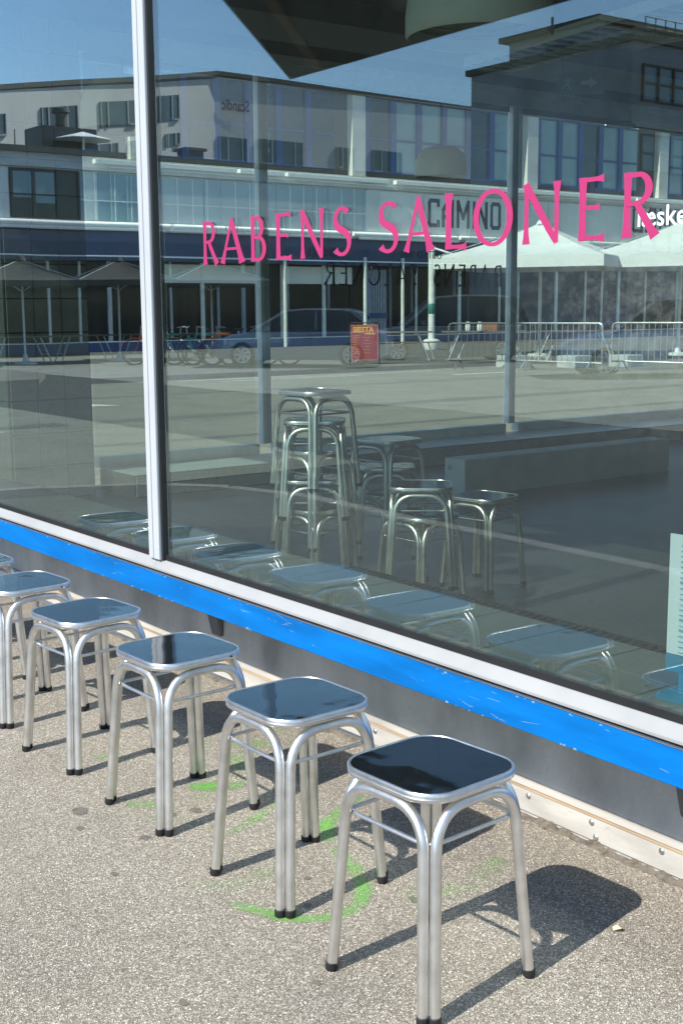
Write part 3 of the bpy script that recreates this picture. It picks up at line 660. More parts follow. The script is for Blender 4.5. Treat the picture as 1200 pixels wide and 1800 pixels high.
box('upper_wall', M['mwall'], X-9, X-.06, -34, 62, 4.0005, 6.3, mk)
box('roof_edge', M['mroof'], X-9.2, X+.10, -34.2, 11.9, 6.3005, 6.48, mk)
box('fascia', M['mfascia'], X-.59, X-.02, -34, 62, 3.0, 3.999, mk)
box('fascia_line', M['cass'], X-.02, X+.0, -34, 62, 3.12, 3.16, mk)
box('ledge', M['mwall'], X-.06, X+.05, -34, 62, 5.86, 5.96, mk)
# white rolled awnings in lengths, a lower and an upper row
def roll(y0, y1, z, r): MB().tube([(X+.12,y0,z),(X+.12,y1,z)], r*1.5, 10).build('rolled_awning', M['cass'], mk, smooth=True)
y = -33.5
while y < 60:
    L_ = random.uniform(5.2, 7.8); roll(y, y+L_, 4.16+random.uniform(-.02,.02), .055); roll(y+.3, y+L_+.1, 4.02+random.uniform(-.02,.02), .04); y += L_+.18
y = 16.2
for L_ in (5.4, 1.9, 4.7, .1, 7.2, 6.6, 7.0, 6.5):
    if L_ > .5:
        MB().box(X-.0, X+.22, y, y+L_, 6.06, 6.22).build('awning_box', M['cass'], mk, bevel=.02)
        MB().box(X-.0, X+.16, y+.5, y+L_-.05, 5.97, 6.0).build('awning_rail', M['cass'], mk)
    y += L_+.12
# band of panels and windows, z 4.25-5.8
y = -34.89; k = 0
while y < 60:
    w_ = 2.33
    dark = -16.3 < y+.2 < -13.8
    if y < -20 or (-14 < y < 15): mt = M['mpanel']
    elif y < -16 or y < 26.4: mt = M['mpale']
    else: mt = M['mpanel']
    if dark: mt = M['mdark']
    p = box('band_panel', mt, X-.055, X-.02, y+.02, y+w_-.02, 4.28, 5.8, mk)
    if dark:
        f = MB().box(X-.019,X+.02,y+.02,y+w_-.02,4.28,4.34).box(X-.019,X+.02,y+.02,y+w_-.02,5.74,5.8).box(X-.019,X+.015,y+.08,y+w_-.08,4.98,5.02)
        for u in (.02,.76,1.5,2.24): f.box(X-.0185,X+.019,y+u,y+u+.05,4.341,5.739)
        f.build('window_frame', M['mframe'], p)
        for u, a_ in ((.82,.35),(1.56,.5)): box('blind', M['mpale'], X-.0195, X-.0185, y+u, y+u+.62, 4.4+a_, 5.7, p)
    elif mt is M['mpale']:
        f = MB()
        for u in (.6,1.2,1.78): f.box(X-.0195,X-.0,y+u,y+u+.035,4.29,5.79)
        f.box(X-.0195,X-.003,y+.03,y+w_-.03,4.9,4.93); f.build('window_frame', M['frame2'], p)
    y += w_; k += 1
MB().box(X-.04,X+.03,27.5,28.1,4.27,5.84).build('white_pilaster', M['mwall'], mk)
# sign lettering CAMINO twice, black block capitals with cut corners
def camino(y0, w_, z0, h):
    gl = {'C':[[(.85,.82),(.85,1),(.1,1),(.0,.9),(.0,.08),(.1,0),(.85,0),(.85,.16)]], 'A':[[(.05,0),(.05,.62),(.45,1),(.9,1),(.9,0)],[(.0,.36),(.9,.36)]],
          'M':[[(.0,0),(.0,1),(.5,.35),(1,1),(1,0)]], 'I':[[(.0,0),(0,1)]], 'N':[[(0,0),(0,1),(.8,0),(.8,1)]], 'O':[[(0,.1),(0,.9),(.12,1),(.68,1),(.8,.9),(.8,.1),(.68,0),(.12,0),(0,.1)]]}
    adv = {'C':1.05,'A':1.2,'M':1.3,'I':.35,'N':1.1,'O':1.0}; tot = sum(adv[c] for c in 'CAMINO'); s_ = w_/tot; yy = y0
    for c in 'CAMINO':
        mb = MB()
        for q, pl in enumerate(gl[c]):
            for i in range(len(pl)-1):
                a, b = Vector(pl[i]), Vector(pl[i+1]); d = b-a; d_ = Vector((d.x*s_*.82, d.y*h)); n_ = Vector((-d_.y, d_.x)).normalized()*.078; e = d_.normalized()*.07
                a_, b_ = Vector((a.x*s_*.82, a.y*h)), Vector((b.x*s_*.82, b.y*h))
                x_ = X-.0195+.002*(i % 5)+.001*q
                mb.add([(x_, yy+p.x, z0+p.y) for p in (a_-e+n_, a_-e-n_, b_+e-n_, b_+e+n_)], [(0,1,2,3)])
        mb.build('sign_letter', M['letter_black'], mk); yy += adv[c]*s_
camino(30.65, 4.05, 4.62, .95); camino(42.85, 5.0, 4.78, 1.0)
text('VINBAR', .34, Matrix.Translation((X-.012,45.2,4.42)) @ Matrix.Rotation(R(90),4,'Z') @ UPX, 'sign_letter', M['letter_black'], mk)
# ground floor: dark glazing between thin posts, blue base
M['mbase'] = mat('market_base_blue', (.012,.04,.14), .5)
box('shop_glazing', M['mglass'], X-.599, X-.50, -34, 62, .36, 2.95, mk)
box('blue_base', M['mbase'], X-.598, X-.44, -34, 62, -.05, .3, mk)
box('base_cap', M['cass'], X-.598, X-.43, -34, 62, .301, .33, mk)
y = -33
i = 0
while y < 60:
    box('door_post', M['post'] if i % 3 else M['frame2'], X-.49, X-.42, y, y+(.08 if i % 3 else .14), .331, 2.99, mk); y += random.choice((1.1, 1.9, 2.3)); i += 1
for y in (23.68, 27.39, 29.25): MB().tube([(X+.02,y,-.0),(X+.02,y,3.3)], .07, 10).build('white_downpipe', M['post'], mk, smooth=True)
g = box('blue_gate', M['mblue'], X-.43, X-.40, 27.85, 28.8, .0, 2.9, mk)
gb = MB()
for i in range(11): gb.tube([(X-.385,27.92+.08*i,.1),(X-.385,27.92+.08*i,2.85)], .014, 6)
gb.build('gate_bars', M['post'], g); box('gate_rail', M['mblue'], X-.37, X-.34, 27.85, 28.8, 1.0, 1.2, g)
# frosted sign panels above the shopfront
for y0, y1 in ((13.5,15.2),(19.0,22.8),(23.8,27.2)): box('transom_panel', M['mpanel'], X-.497, X-.47, y0, y1, 2.3, 2.93, mk)
# upper storey with blue windows between white pillars
box('storey_wall', M['mroof'], X-9, X-.35, 12, 62, 6.3, 9.5, mk); box('storey_roof', M['mroof'], X-9.2, X+.1, 11.8, 62, 9.5005, 9.75, mk)
for y in (12, 17.6, 26.85, 36.05, 44.55, 53.2): box('white_pillar', M['mwall'], X-.349, X-.02, y, y+.62, 6.301, 9.5, mk)
y = 12.7
i = 0
while y < 60:
    if not any(p-1.3 < y < p+.6 for p in (17.6,26.85,36.05,44.55,53.2)):
        w_ = 1.3
        p = box('upper_window', M['mpale'] if (y > 28 and i % 4 != 1) else M['mdark'], X-.345, X-.30, y, y+w_, 6.5, 9.3, mk)
        MB().box(X-.299,X-.2,y-.04,y+.22,6.5,9.3).box(X-.2995,X-.25,y+.221,y+w_-.041,7.72,7.8).box(X-.2995,X-.25,y+.221,y+w_-.041,6.5,6.58).box(X-.2995,X-.25,y+.221,y+w_-.041,9.2,9.3).build('blue_frame', M['mblue'], p)
        y += w_; i += 1
    else: y += .2
# things on the low roof, towards the main street
box('roof_hut', M['mframe'], X-4.4, X-3.0, -18.4, -16.4, 6.48, 7.6, mk)
MB().lathe([(0,.12),(.95,-.14),(.95,-.16),(0,-.1)],8,0,0).xform(Matrix.Translation((X-2.4,-17.6,7.28))).build('roof_parasol', M['cass'], mk); MB().tube([(X-2.4,-17.6,6.48),(X-2.4,-17.6,7.2)],.04,8).build('parasol_pole', M['cass'], mk)
box('vent_box', M['mroof'], X-3.3, X-2.6, -22.5, -21.8, 6.48, 7.1, mk); box('vent_cap', M['mroof'], X-3.4, X-2.5, -22.6, -21.7, 7.1005, 7.2, mk)
MB().lathe([(.2,0),(.2,.5),(.32,.55),(.3,.68),(.0,.75)],14,X-3.6,-17.4).xform(Matrix.Translation((0,0,7.6))).build('vent_cowl', M['mroof'], mk, smooth=True)
MB().tube([(X-1,-14.6,6.4),(X-1,-14.6,7.1)],.02,6).build('roof_rod', M['mframe'], mk)

# ================================================================== BUILDINGS SEEN ONLY IN THE REFLECTION
M['hotel'] = mat('hotel_wall', (.55,.52,.49), .8, var=.06, scale=.3, bump=.05)
M['hwin'] = mat('hotel_window_glass', (.06,.075,.085), .08, var=.3, scale=.3)
M['hred'] = mat('hotel_sign_letters', (.16,.05,.07), .5)
ht = thing('hotel_building', 'tall pale hotel building mirrored behind the low roof, with a sign high on its wall', 'building', (0,0,-.1))
A_, B_, C_ = Vector((-74.5,-43.7)), Vector((-68.0,-23.8)), Vector((-76,-78))
D_ = Vector((-93,-60))
SL = .186   # the roof falls away from the corner
HT4 = (17, 17-SL*20.9, 17-SL*20.9, 17)
MB().loft([[(p.x,p.y,0) for p in (A_,B_,D_,C_)],[(p.x,p.y,z) for p,z in zip((A_,B_,D_,C_),HT4)]]).build('hotel_walls', M['hotel'], ht)
grow = [p+(p-Vector((-78,-42))).normalized()*.3 for p in (A_,B_,D_,C_)]
MB().loft([[(p.x,p.y,z+.001) for p,z in zip(grow,HT4)],[(p.x,p.y,z+.28) for p,z in zip(grow,HT4)]]).build('roof_edge', M['mroof'], ht)
def onwall(a, b, u0, u1, z0, z1, name, mt, parent, t0=.0, t1=.12):
    d = (b-a).normalized(); n_ = Vector((d.y,-d.x)); 
    if n_.dot(Vector((0,-2.3))-a) < 0: n_ = -n_
    pl = [a+d*u0+n_*t0, a+d*u1+n_*t0, a+d*u1+n_*t1, a+d*u0+n_*t1]
    sl = SL*.9 if b is B_ else 0; dz = (0, -sl*(u1-u0), -sl*(u1-u0), 0)
    return MB().loft([[(p.x,p.y,z0+q) for p,q in zip(pl,dz)],[(p.x,p.y,z1+q) for p,q in zip(pl,dz)]]).build(name, mt, parent)
def hwindow(a, b, u0, u1, z0, z1):
    w = onwall(a,b,u0,u1,z0,z1,'window',M['hwin'],ht,-.02,.05)
    L_ = u1-u0
    for s_, e_ in ((0,.08),(L_*.28,L_*.28+.12),(L_*.8,L_*.8+.1),(L_-.08,L_)): onwall(a,b,u0+s_,u0+e_,z0-(SL*.9*s_ if b is B_ else 0),z1-(SL*.9*s_ if b is B_ else 0),'window_frame',M['white'],w,.051,.12)
    onwall(a,b,u0+.09,u0+L_*.28-.01,z0-.0,z0+.1,'window_sill',M['white'],w,.0505,.2)
for u0,u1,z0,z1 in ((12.54,15.35,12.1,13.5),(7.47,10.75,13.0,14.5),(3.6,5.85,13.7,15.3),(3.6,4.95,12.1,12.9),(18.0,20.5,11.2,12.4),(6.6,8.4,11.0,12.2),(9.4,11.4,10.6,11.7)): hwindow(A_,B_,u0,u1,z0,z1)
for u0,u1,z0,z1 in ((.25,2.6,11.45,13.1),(3.6,7.4,11.5,13.2),(10.5,12.2,11.65,13.15),(14,17,11.6,13.2)): hwindow(A_,C_,u0,u1,z0,z1)
text('Scandic', 1.02, Matrix.Translation((-74.40,-46.45,14.85)) @ Matrix.Rotation(R(90),4,'Z') @ UPX, 'sign_letter', M['hred'], ht, bold=.02, xs=.74)

M['ware'] = mat('warehouse_dark_wall', (.36,.39,.41), .85, var=.2, scale=.6, bump=.2)
wh = thing('dark_warehouse', 'tall dark building with a stepped flat roof and gridded windows mirrored at upper right', 'building', (0,0,-.1))
box('main_block', M['ware'], -34.6, -27.1, -48, -30.2, 0, 9.75, wh)
box('parapet', M['mroof'], -34.75, -26.95, -48.1, -30.05, 9.7505, 9.95, wh)
box('upper_block', M['ware'], -36.6, -32.0, -46, -34, 9.951, 11.65, wh)
box('upper_parapet', M['mroof'], -36.9, -31.7, -46.2, -33.7, 11.6505, 11.85, wh)
box('roof_slot', M['hwin'], -34.6, -33.2, -34.0, -33.96, 10.5, 11.2, wh)
box('wall_ledge', M['concrete'], -27.099, -26.98, -48, -30.3, 7.12, 7.2, wh)
rl = MB()
for i in range(9): rl.tube([(-27.3,-31-.5*i,9.95),(-27.3,-31-.5*i,10.6)],.02,5)
rl.tube([(-27.3,-31,10.6),(-27.3,-35,10.6)],.02,5).tube([(-27.3,-31,10.28),(-27.3,-35,10.28)],.015,5); rl.build('roof_rail', M['mframe'], wh)
MB().tube([(-34.2,-33.9,11.8),(-34.2,-33.9,12.2)],.05,8).build('vent_pipe', M['mroof'], wh)
for z0, z1 in ((7.95,9.1),(5.75,6.95),(3.2,4.6)):
    for j in range(4):
        y1 = -30.65-3.6*j; w = box('window', M['mpale'], -27.15, -27.08, y1-3.1, y1, z0, z1, wh)
        f = MB()
        for k in range(5): f.box(-27.079,-27.0,y1-3.1+.76*k,y1-3.1+.76*k+.07,z0,z1)
        zc = (z0+z1)/2
        for k in range(4):
            for zz in (z0, zc-.03, z1-.06): f.box(-27.079,-27.01,y1-3.1+.76*k+.071,y1-3.1+.76*(k+1)-.001,zz,zz+.06)
        f.build('window_frame', M['mframe'], w)

# ================================================================== CARS AND BIKES (mirrored in the glass)
def car_paint(name, col):
    mt, nt, N, L, P = nodes(name); P.inputs['Base Color'].default_value = (*col,1); P.inputs['Roughness'].default_value = .3; P.inputs['Coat Weight'].default_value = 1; P.inputs['Coat Roughness'].default_value = .04; P.inputs['Metallic'].default_value = .4; return mt
M['cglass'] = mat('car_window_glass', (.008,.01,.012), .04, var=0); M['tyre'] = mat('tyre', (.015,.015,.015), .8)
M['alloy'] = mat('alloy_rim', (.55,.55,.56), .3, .9); M['tail'] = mat('red_lamp', (.5,.015,.015), .2); M['head'] = mat('clear_lamp', (.7,.72,.75), .1); M['trim'] = mat('car_trim', (.02,.02,.022), .5)
def car(label, paint, loc, rz, L=4.4, H=1.45, W=1.8, tall=0):
    t = thing('parked_car', label, 'car', loc, rz, 'cars parked across the main street')
    # stations along x: (x, sill z, belt z, half width); nose at +x
    h = H
    st_ = [(-.5,.45,.72,.72),(-.485,.3,.9,.84),(-.40,.2,.97,.9),(-.15,.18,.95,.92),(.12,.18,.93,.92),(.25,.19,.90,.91),(.38,.2,.82,.88),(.46,.24,.70,.8),(.495,.36,.58,.66)]
    loops = []
    for x, a, b, w in st_:
        w *= W/1.84; b = b*(1+.12*tall); x *= L
        loops.append([(x,-w*.96,a),(x,-w,(a+b)*.5),(x,-w*.97,b-.06),(x,-w*.86,b),(x,w*.86,b),(x,w*.97,b-.06),(x,w,(a+b)*.5),(x,w*.96,a)])
    MB().loft(loops).build('body', paint, t, smooth=True)
    bt = .9*(1+.12*tall)
    top = [(-.46 if tall else -.44,bt,.76,bt+.02),(-.40 if tall else -.33,bt,.74,h-.08),(-.25 if not tall else -.34,bt,.7,h-.01),(-.05,bt,.69,h),(.08,bt,.69,h-.04),(.27,bt-.03,.74,bt+.0)]
    gl = []
    for x, b, w, z in top:
        x *= L; w *= W/1.84
        gl.append([(x,-w-.06,b-.03),(x,-w,z-.03),(x,-w*.9,z),(x,w*.9,z),(x,w,z-.03),(x,w+.06,b-.03)])
    MB().loft(gl).build('cabin_glass', M['cglass'], t, smooth=True)
    rp = [[(x*L,-w*W/1.84*.93,z-.004),(x*L,-w*W/1.84*.9,z+.012),(x*L,w*W/1.84*.9,z+.012),(x*L,w*W/1.84*.93,z-.004)] for x,b,w,z in top[1:5]]
    MB().loft(rp).build('roof_panel', paint, t, smooth=True)
    for s_ in (-1,1):
        y_ = s_*W/1.84*.775
        MB().tube([(-.1*L,y_*1.0,bt),(-.1*L,y_*.89,h-.03)],.03,6).tube([(.265*L,y_,bt-.02),(.08*L,y_*.89,h-.05)],.035,6).tube([(-.43*L,y_,bt),(-.30*L,y_*.9,h-.05)],.05,6).build('window_pillar', paint, t)
        MB().tube([(.265*L,y_*1.01,bt+.01),(.08*L,y_*.92,h-.035),(-.05*L,y_*.91,h+.012),(-.25*L,y_*.92,h-.0),((-.34 if tall else -.31)*L,y_*.93,h-.05)],.022,6).build('roof_highlight', M['alloy'], t, smooth=True)  # bright tube added to imitate the highlight along the roof edge
        MB().tube([(.25*L,s_*W*.485,bt-.03),(-.42*L,s_*W*.485,bt-.03)],.012,6).build('window_trim', M['alloy'], t)
        MB().loft([[(.16*L,s_*W*.46,bt),(.18*L,s_*W*.46,bt),(.18*L,s_*W*.46,bt+.12),(.16*L,s_*W*.46,bt+.12)],[(.15*L,s_*W*.55,bt+.01),(.18*L,s_*W*.55,bt+.01),(.18*L,s_*W*.55,bt+.14),(.15*L,s_*W*.55,bt+.14)]]).build('side_mirror', paint, t, bevel=.01)
        box('door_handle', M['trim'], -.08*L,-.035*L, s_*W*.5-.012, s_*W*.5+.016, bt-.18, bt-.15, t)
        MB().loft([[(-.497*L,s_*W*.24,.66),(-.497*L,s_*W*.38,.66),(-.49*L,s_*W*.38,.82),(-.49*L,s_*W*.24,.82)],[(-.43*L,s_*W*.30,.68),(-.43*L,s_*W*.485,.68),(-.43*L,s_*W*.478,.86),(-.43*L,s_*W*.30,.86)]]).build('tail_light', M['tail'], t)
        MB().loft([[(.494*L,s_*W*.2,.5),(.485*L,s_*W*.36,.5),(.48*L,s_*W*.36,.6),(.49*L,s_*W*.2,.6)],[(.40*L,s_*W*.34,.58),(.40*L,s_*W*.475,.58),(.40*L,s_*W*.47,.72),(.40*L,s_*W*.34,.72)]]).build('headlight', M['head'], t)
        for wx in (-.30,.31):
            c = Matrix.Translation((wx*L, s_*W*.44, .32)) @ Matrix.Rotation(R(90)*-s_,4,'X')
            wl = MB().lathe([(.19,-.1),(.3,-.105),(.32,-.08),(.32,.08),(.3,.105),(.21,.095)],24).xform(c).build('wheel', M['tyre'], t, smooth=True)
            rm = MB().lathe([(.0,.07),(.05,.09),(.07,.07)],12).lathe([(.185,.098),(.215,.1),(.21,.06)],24)
            for k in range(7):
                a = 2*math.pi*k/7; rm.loft([[(.04*math.cos(a+q),.04*math.sin(a+q),.085) for q in (-.5,.5)]+[(.04*math.cos(a+.5),.04*math.sin(a+.5),.06),(.04*math.cos(a-.5),.04*math.sin(a-.5),.06)],[(.2*math.cos(a+q),.2*math.sin(a+q),.095) for q in (-.12,.12)]+[(.2*math.cos(a+.12),.2*math.sin(a+.12),.07),(.2*math.cos(a-.12),.2*math.sin(a-.12),.07)]])
            rm.xform(c).build('rim', M['alloy'], wl)
            MB().lathe([(0,.03),(.2,.03)],20).xform(c).build('brake_disc', M['trim'], wl)
    MB().box(-.505*L,-.494*L,-.26,.26,.5,.62).build('number_plate', M['white'], t)
    return t
HD = math.atan2(.78,-.62)
car('dark blue estate car mirrored behind the leaning sign board', car_paint('car_blue',(.17,.22,.30)), (-26.6,-17.0,-.1), HD+.12, 4.6, 1.45)
car('large dark people carrier mirrored behind the market tables, red tail lamp showing', car_paint('car_black',(.12,.13,.145)), (-26.2,-21.6,-.1), HD-.1, 4.8, 1.80, 1.86, 1)
car('grey blue car mirrored behind the right hand steel barriers', car_paint('car_grey',(.5,.6,.7)), (-17.4,-19.9,-.1), HD-.05, 4.5, 1.62, 1.84, .6)
def bike(label, col, loc, rz):
    t = thing('bicycle', label, 'bicycle', loc, rz, 'bicycles parked by the kerb, mirrored in the glass')
    fm = mat('bike_paint', col, .35)
    fr = MB(); BB = (-.05,0,.29); ST = (-.2,0,.78); HT_ = (.38,0,.82); HB = (.42,0,.68); RA = (-.5,0,.34); FA = (.56,0,.34)
    for a, b, r in ((BB,ST,.026),(ST,HT_,.024),(BB,HB,.028),(HT_,HB,.028)): fr.tube([a,b],r,8)
    for s_ in (-.05,.05):
        for a, b in ((RA,BB),(RA,ST)): fr.tube([(a[0],s_,a[2]),(b[0],s_*.5,b[2])],.01,6)
        fr.tube([(HB[0],s_*.8,HB[2]-.02),(.47,s_*.9,.5),(FA[0],s_,FA[2])],.012,6)
    fr.build('frame', fm, t, smooth=True)
    for c in (RA, FA):
        w = MB().tube([(c[0]+.335*math.cos(a),0,c[2]+.335*math.sin(a)) for a in [2*math.pi*i/28 for i in range(28)]],.026,8,True).build('wheel', M['tyre'], t, smooth=True)
        sp = MB()
        for i in range(16):
            a = 2*math.pi*i/16; sp.tube([(c[0],.02*(-1)**i,c[2]),(c[0]+.32*math.cos(a),0,c[2]+.32*math.sin(a))],.0022,3)
        sp.build('spokes', M['alloy'], w)
        MB().tube([(c[0]+.375*math.cos(a),0,c[2]+.375*math.sin(a)) for a in [R(20)+i*R(14) for i in range(11)]],.012,6).build('mudguard', fm, w)
    MB().tube([HT_,(.36,0,.98)],.014,8).tube([(.22,-.28,.99),(.34,-.2,1.02),(.38,0,.99),(.34,.2,1.02),(.22,.28,.99)],.012,8).build('handlebar', M['alloy'], t, smooth=True)
    MB().tube([ST,(-.23,0,.9)],.014,8).build('seat_post', M['alloy'], t)
    MB().loft([[(-.37,-.08,.92),(-.37,.08,.92),(-.37,.07,.96),(-.37,-.07,.96)],[(-.25,-.06,.92),(-.25,.06,.92),(-.25,.05,.965),(-.25,-.05,.965)],[(-.08,-.02,.92),(-.08,.02,.92),(-.08,.015,.95),(-.08,-.015,.95)]]).build('saddle', M['rubber'], t, bevel=.01)
    MB().lathe([(.0,0),(.09,0),(.09,.012),(0,.012)],18).xform(Matrix.Translation((BB[0],.05,BB[2])) @ Matrix.Rotation(R(90),4,'X')).build('chainring', M['alloy'], t)
    return t
cols = [(.75,.14,.02),(.03,.3,.24),(.05,.05,.055),(.05,.32,.27),(.8,.18,.02),(.04,.04,.045),(.7,.12,.02)]
nm = ['orange bicycle, leftmost of the mirrored row beside the mullion','green bicycle second in the mirrored row','black bicycle third in the mirrored row','teal bicycle in the middle of the mirrored row','bright orange bicycle right of the teal one','black bicycle second from the right end of the mirrored row','rust orange bicycle at the right end of the mirrored row']
for i in range(7):
    f_ = i/6; bike(nm[i], cols[i], (-30.2+2.6*f_+random.uniform(-.15,.15), -14.6-2.0*f_, -.1), HD+random.choice((0,math.pi))+random.uniform(-.45,.45))

# ================================================================== STREET FURNITURE
M['canvas_dark'] = mat('brown_grey_canvas', (.045,.04,.036), .9); M['canvas_white'] = mat('white_canvas', (.62,.64,.63), .8, var=.05, scale=2)
M['steel'] = mat('galvanised_steel', (.58,.60,.60), .42, .85, var=.1, scale=8); M['plank'] = mat('worn_table_plank', (.17,.12,.085), .7, var=.25, scale=8, stretch=(.3,2,2))
M['legs'] = mat('table_leg_steel', (.55,.56,.54), .4, .5); M['crate'] = mat('orange_crate', (.22,.085,.03), .6)
def parasol(x, y, apex, half, label, mt, group, hz=.6, rz=0, post=.03, base=True, z=-.1, val=.16):
    t = thing('parasol', label, 'parasol', (x,y,z), rz, group)
    c = [(half,half),(-half,half),(-half,-half),(half,-half)]; e = apex-hz; v = []
    mb = MB(); n = 6
    for k in range(4):
        a, b = Vector((*c[k],e)), Vector((*c[(k+1)%4],e)); top = Vector((0,0,apex))
        for i in range(n):
            for j in range(n):
                def P(i_, j_):
                    s_ = i_/n; u = j_/n; q = top.lerp(a.lerp(b,u), s_); q.z -= .10*half*math.sin(math.pi*s_)*(.4+.6*math.sin(math.pi*u)); return q
                mb.add([P(i,j),P(i+1,j),P(i+1,j+1),P(i,j+1)], [(0,1,2,3)])
        mb.add([a,b,b-Vector((0,0,val)),a-Vector((0,0,val))],[(0,1,2,3)])
    mb.build('canopy', mt, t, smooth=True)
    MB().lathe([(.0,apex+.08),(.1,apex+.05),(.16,apex-.06),(.1,apex-.05)],10).build('cap', mt, t)
    MB().tube([(0,0,.0),(0,0,apex)],post,10).build('pole', M['post'], t, smooth=True)
    for k in range(4):
        MB().tube([(0,0,apex-.9),(c[k][0]*.5,c[k][1]*.5,apex-hz*.55-.08)],.014,5).build('strut', M['legs'], t)
        MB().tube([(0,0,apex-.04),(c[k][0],c[k][1],e)],.013,5).build('rib', M['legs'], t)
    if base: MB().lathe([(0,0),(.32,0),(.32,.06),(.09,.09),(.06,.28),(0,.28)],18).build('base', M['post'], t, smooth=False)
    return t
DG = 'dark parasols outside the market, mirrored in the glass'
parasol(-33,-12.1,2.9,1.45,'dark parasol mirrored at the left photo edge', M['canvas_dark'], DG, .62, R(20))
parasol(-33,-15.0,2.92,1.4,'dark parasol mirrored just left of the white mullion', M['canvas_dark'], DG, .62, R(15))
parasol(-33,-18.1,2.92,1.45,'dark parasol mirrored just right of the white mullion', M['canvas_dark'], DG, .62, R(18))
WG = 'white canopies on the far pavement'
parasol(-25.1,23.6,3.72,2.35,'white pointed canopy behind the steel barriers, below the second black sign', M['canvas_white'], WG, 1.0, R(28), .05, True, 0, .3)
parasol(-22.6,26.6,3.72,2.3,'white canopy at the right photo edge, grey valance below the small white word', M['canvas_white'], WG, 1.0, R(22), .05, True, 0, .3)
t = thing('parasol_post', 'thick white post with a heavy round foot standing among the wooden tables', 'post', (-31.6,25.2,0))
MB().tube([(0,0,0),(0,0,3.4)],.11,14).build('post_shaft', M['post'], t, smooth=True); MB().lathe([(0,0),(.26,0),(.28,.05),(.28,.3),(.22,.34),(.13,.36),(0,.36)],18).build('post_foot', M['post'], t, smooth=True)
MB().lathe([(.112,1.18),(.125,1.2),(.125,1.5),(.112,1.52)],14).build('green_band', mat('teal_band',(.03,.16,.13),.5), t, smooth=True); MB().tube([(0,0,3.35),(1.6,.9,2.75)],.035,8).build('post_arm', M['post'], t)

def table(x, y, rz, label, L=2.2, crates=False):
    t = thing('trestle_table', label, 'table', (x,y,0), rz, 'wooden trestle tables on the far pavement')
    for k in range(3): box('table_plank', M['plank'], -L/2, L/2, -.3+.205*k, -.3+.205*k+.195, .73, .765, t)
    for s_ in (-1,1):
        xx = s_*L*.36
        MB().tube([(xx+.18*s_,-.24,0),(xx-.12*s_,-.22,.72)],.02,6).tube([(xx+.18*s_,.24,0),(xx-.12*s_,.22,.72)],.02,6).tube([(xx+.08*s_,-.23,.25),(xx+.08*s_,.23,.25)],.014,6).build('trestle_leg', M['legs'], t)
    return t
def bench(x, y, rz, label, L=2.2):
    t = thing('trestle_bench', label, 'bench', (x,y,0), rz, 'wooden benches at the trestle tables')
    for k in range(2): box('bench_plank', M['plank'], -L/2, L/2, -.13+.135*k, -.13+.135*k+.125, .43, .46, t)
    for s_ in (-1,1): MB().tube([(s_*L*.40,-.11,0),(s_*L*.33,-.1,.43)],.017,6).tube([(s_*L*.40,.11,0),(s_*L*.33,.1,.43)],.017,6).build('bench_leg', M['legs'], t)
    return t
TA = R(32)
for i, (x, y, a) in enumerate(((-25.6,18.6,'left trestle table right of the red poster board'),(-24.2,20.6,'middle trestle table in front of the thick white post'),(-22.6,22.3,'right trestle table behind the steel barriers'))):
    table(x, y, TA+R(22), a)
for i, (x, y, a) in enumerate(((-26.4,19.6,'bench behind the left trestle table'),(-25.0,21.6,'bench behind the middle trestle table'),(-23.4,23.4,'bench behind the right trestle table'),(-21.8,21.7,'bench in front of the right trestle table'))): bench(x, y, TA+R(22), a)
for i, (x, y, a, c) in enumerate(((-24.15,20.75,'small orange crate added for an orange-lit table side board, on the middle trestle table','crate'),)):
    cr = thing('crate', a, c, (x,y,.766), TA);  # made-up crate replaces a table side board, orange light put into its colour
    for k, (p0,p1,q0,q1) in enumerate(((-.25,.25,-.18,-.165),(-.25,.25,.165,.18),(-.25,-.235,-.164,.164),(.235,.25,-.164,.164))): box('crate_side', M['crate'], p0,p1,q0,q1,0,.22,cr)
    box('crate_floor', M['crate'], -.234,.234,-.164,.164,0,.012,cr)
for i, (x, y, lb) in enumerate(((-24.5,20.3,'first white jug standing on the middle trestle table'),(-24.05,20.3,'second white jug on the middle trestle table, nearer the street'))):
    j = MB().lathe([(0,0),(.06,0),(.075,.05),(.07,.15),(.045,.2),(.05,.24),(.042,.235),(.03,.2),(0,.19)],14).build('jug', M['post'], smooth=True); j.location = (x,y,.766); tag(j, lb, 'jug', 'white jugs on the tables')
# row of bottles and tables below the dark parasols
for i in range(4): 
    t = table(-33.6,-12.2-1.95*i, R(90), ['trestle table mirrored under the left dark parasol','second trestle table of the mirrored row under the parasols','third trestle table of the mirrored row, left of the bicycles','trestle table mirrored behind the bicycles'][i], 1.8); t.location.z = -.1; t['group'] = 'mirrored tables under the dark parasols'
# red poster board
t = thing('sign_board', 'red poster board on thin black feet standing at the far kerb', 'sign board', (-24.4,16.75,0), math.atan2(.58,.81)+R(90)-R(90)+0)
t.rotation_euler = (0,0,math.atan2(.81,.58))
M['red'] = mat('poster_red', (.30,.045,.05), .5, var=.12, scale=3); M['yellow'] = mat('poster_yellow', (.80,.42,.08), .5); M['pinkish'] = mat('poster_pale_print', (.62,.24,.2), .5); M['blackm'] = mat('black_tube', (.02,.02,.02), .5)
MB().tube([(-.36,0,.0),(-.36,0,.98),(-.32,0,1.02),(.32,0,1.02),(.36,0,.98),(.36,0,0)],.014,8).build('stand_frame', M['blackm'], t, smooth=True)
MB().tube([(-.36,-.18,.0),(-.36,.18,0)],.012,6).tube([(.36,-.18,.0),(.36,.18,0)],.012,6).build('stand_feet', M['blackm'], t)
box('poster_panel', M['red'], -.335,.335,-.012,.012,.1,.97,t); 
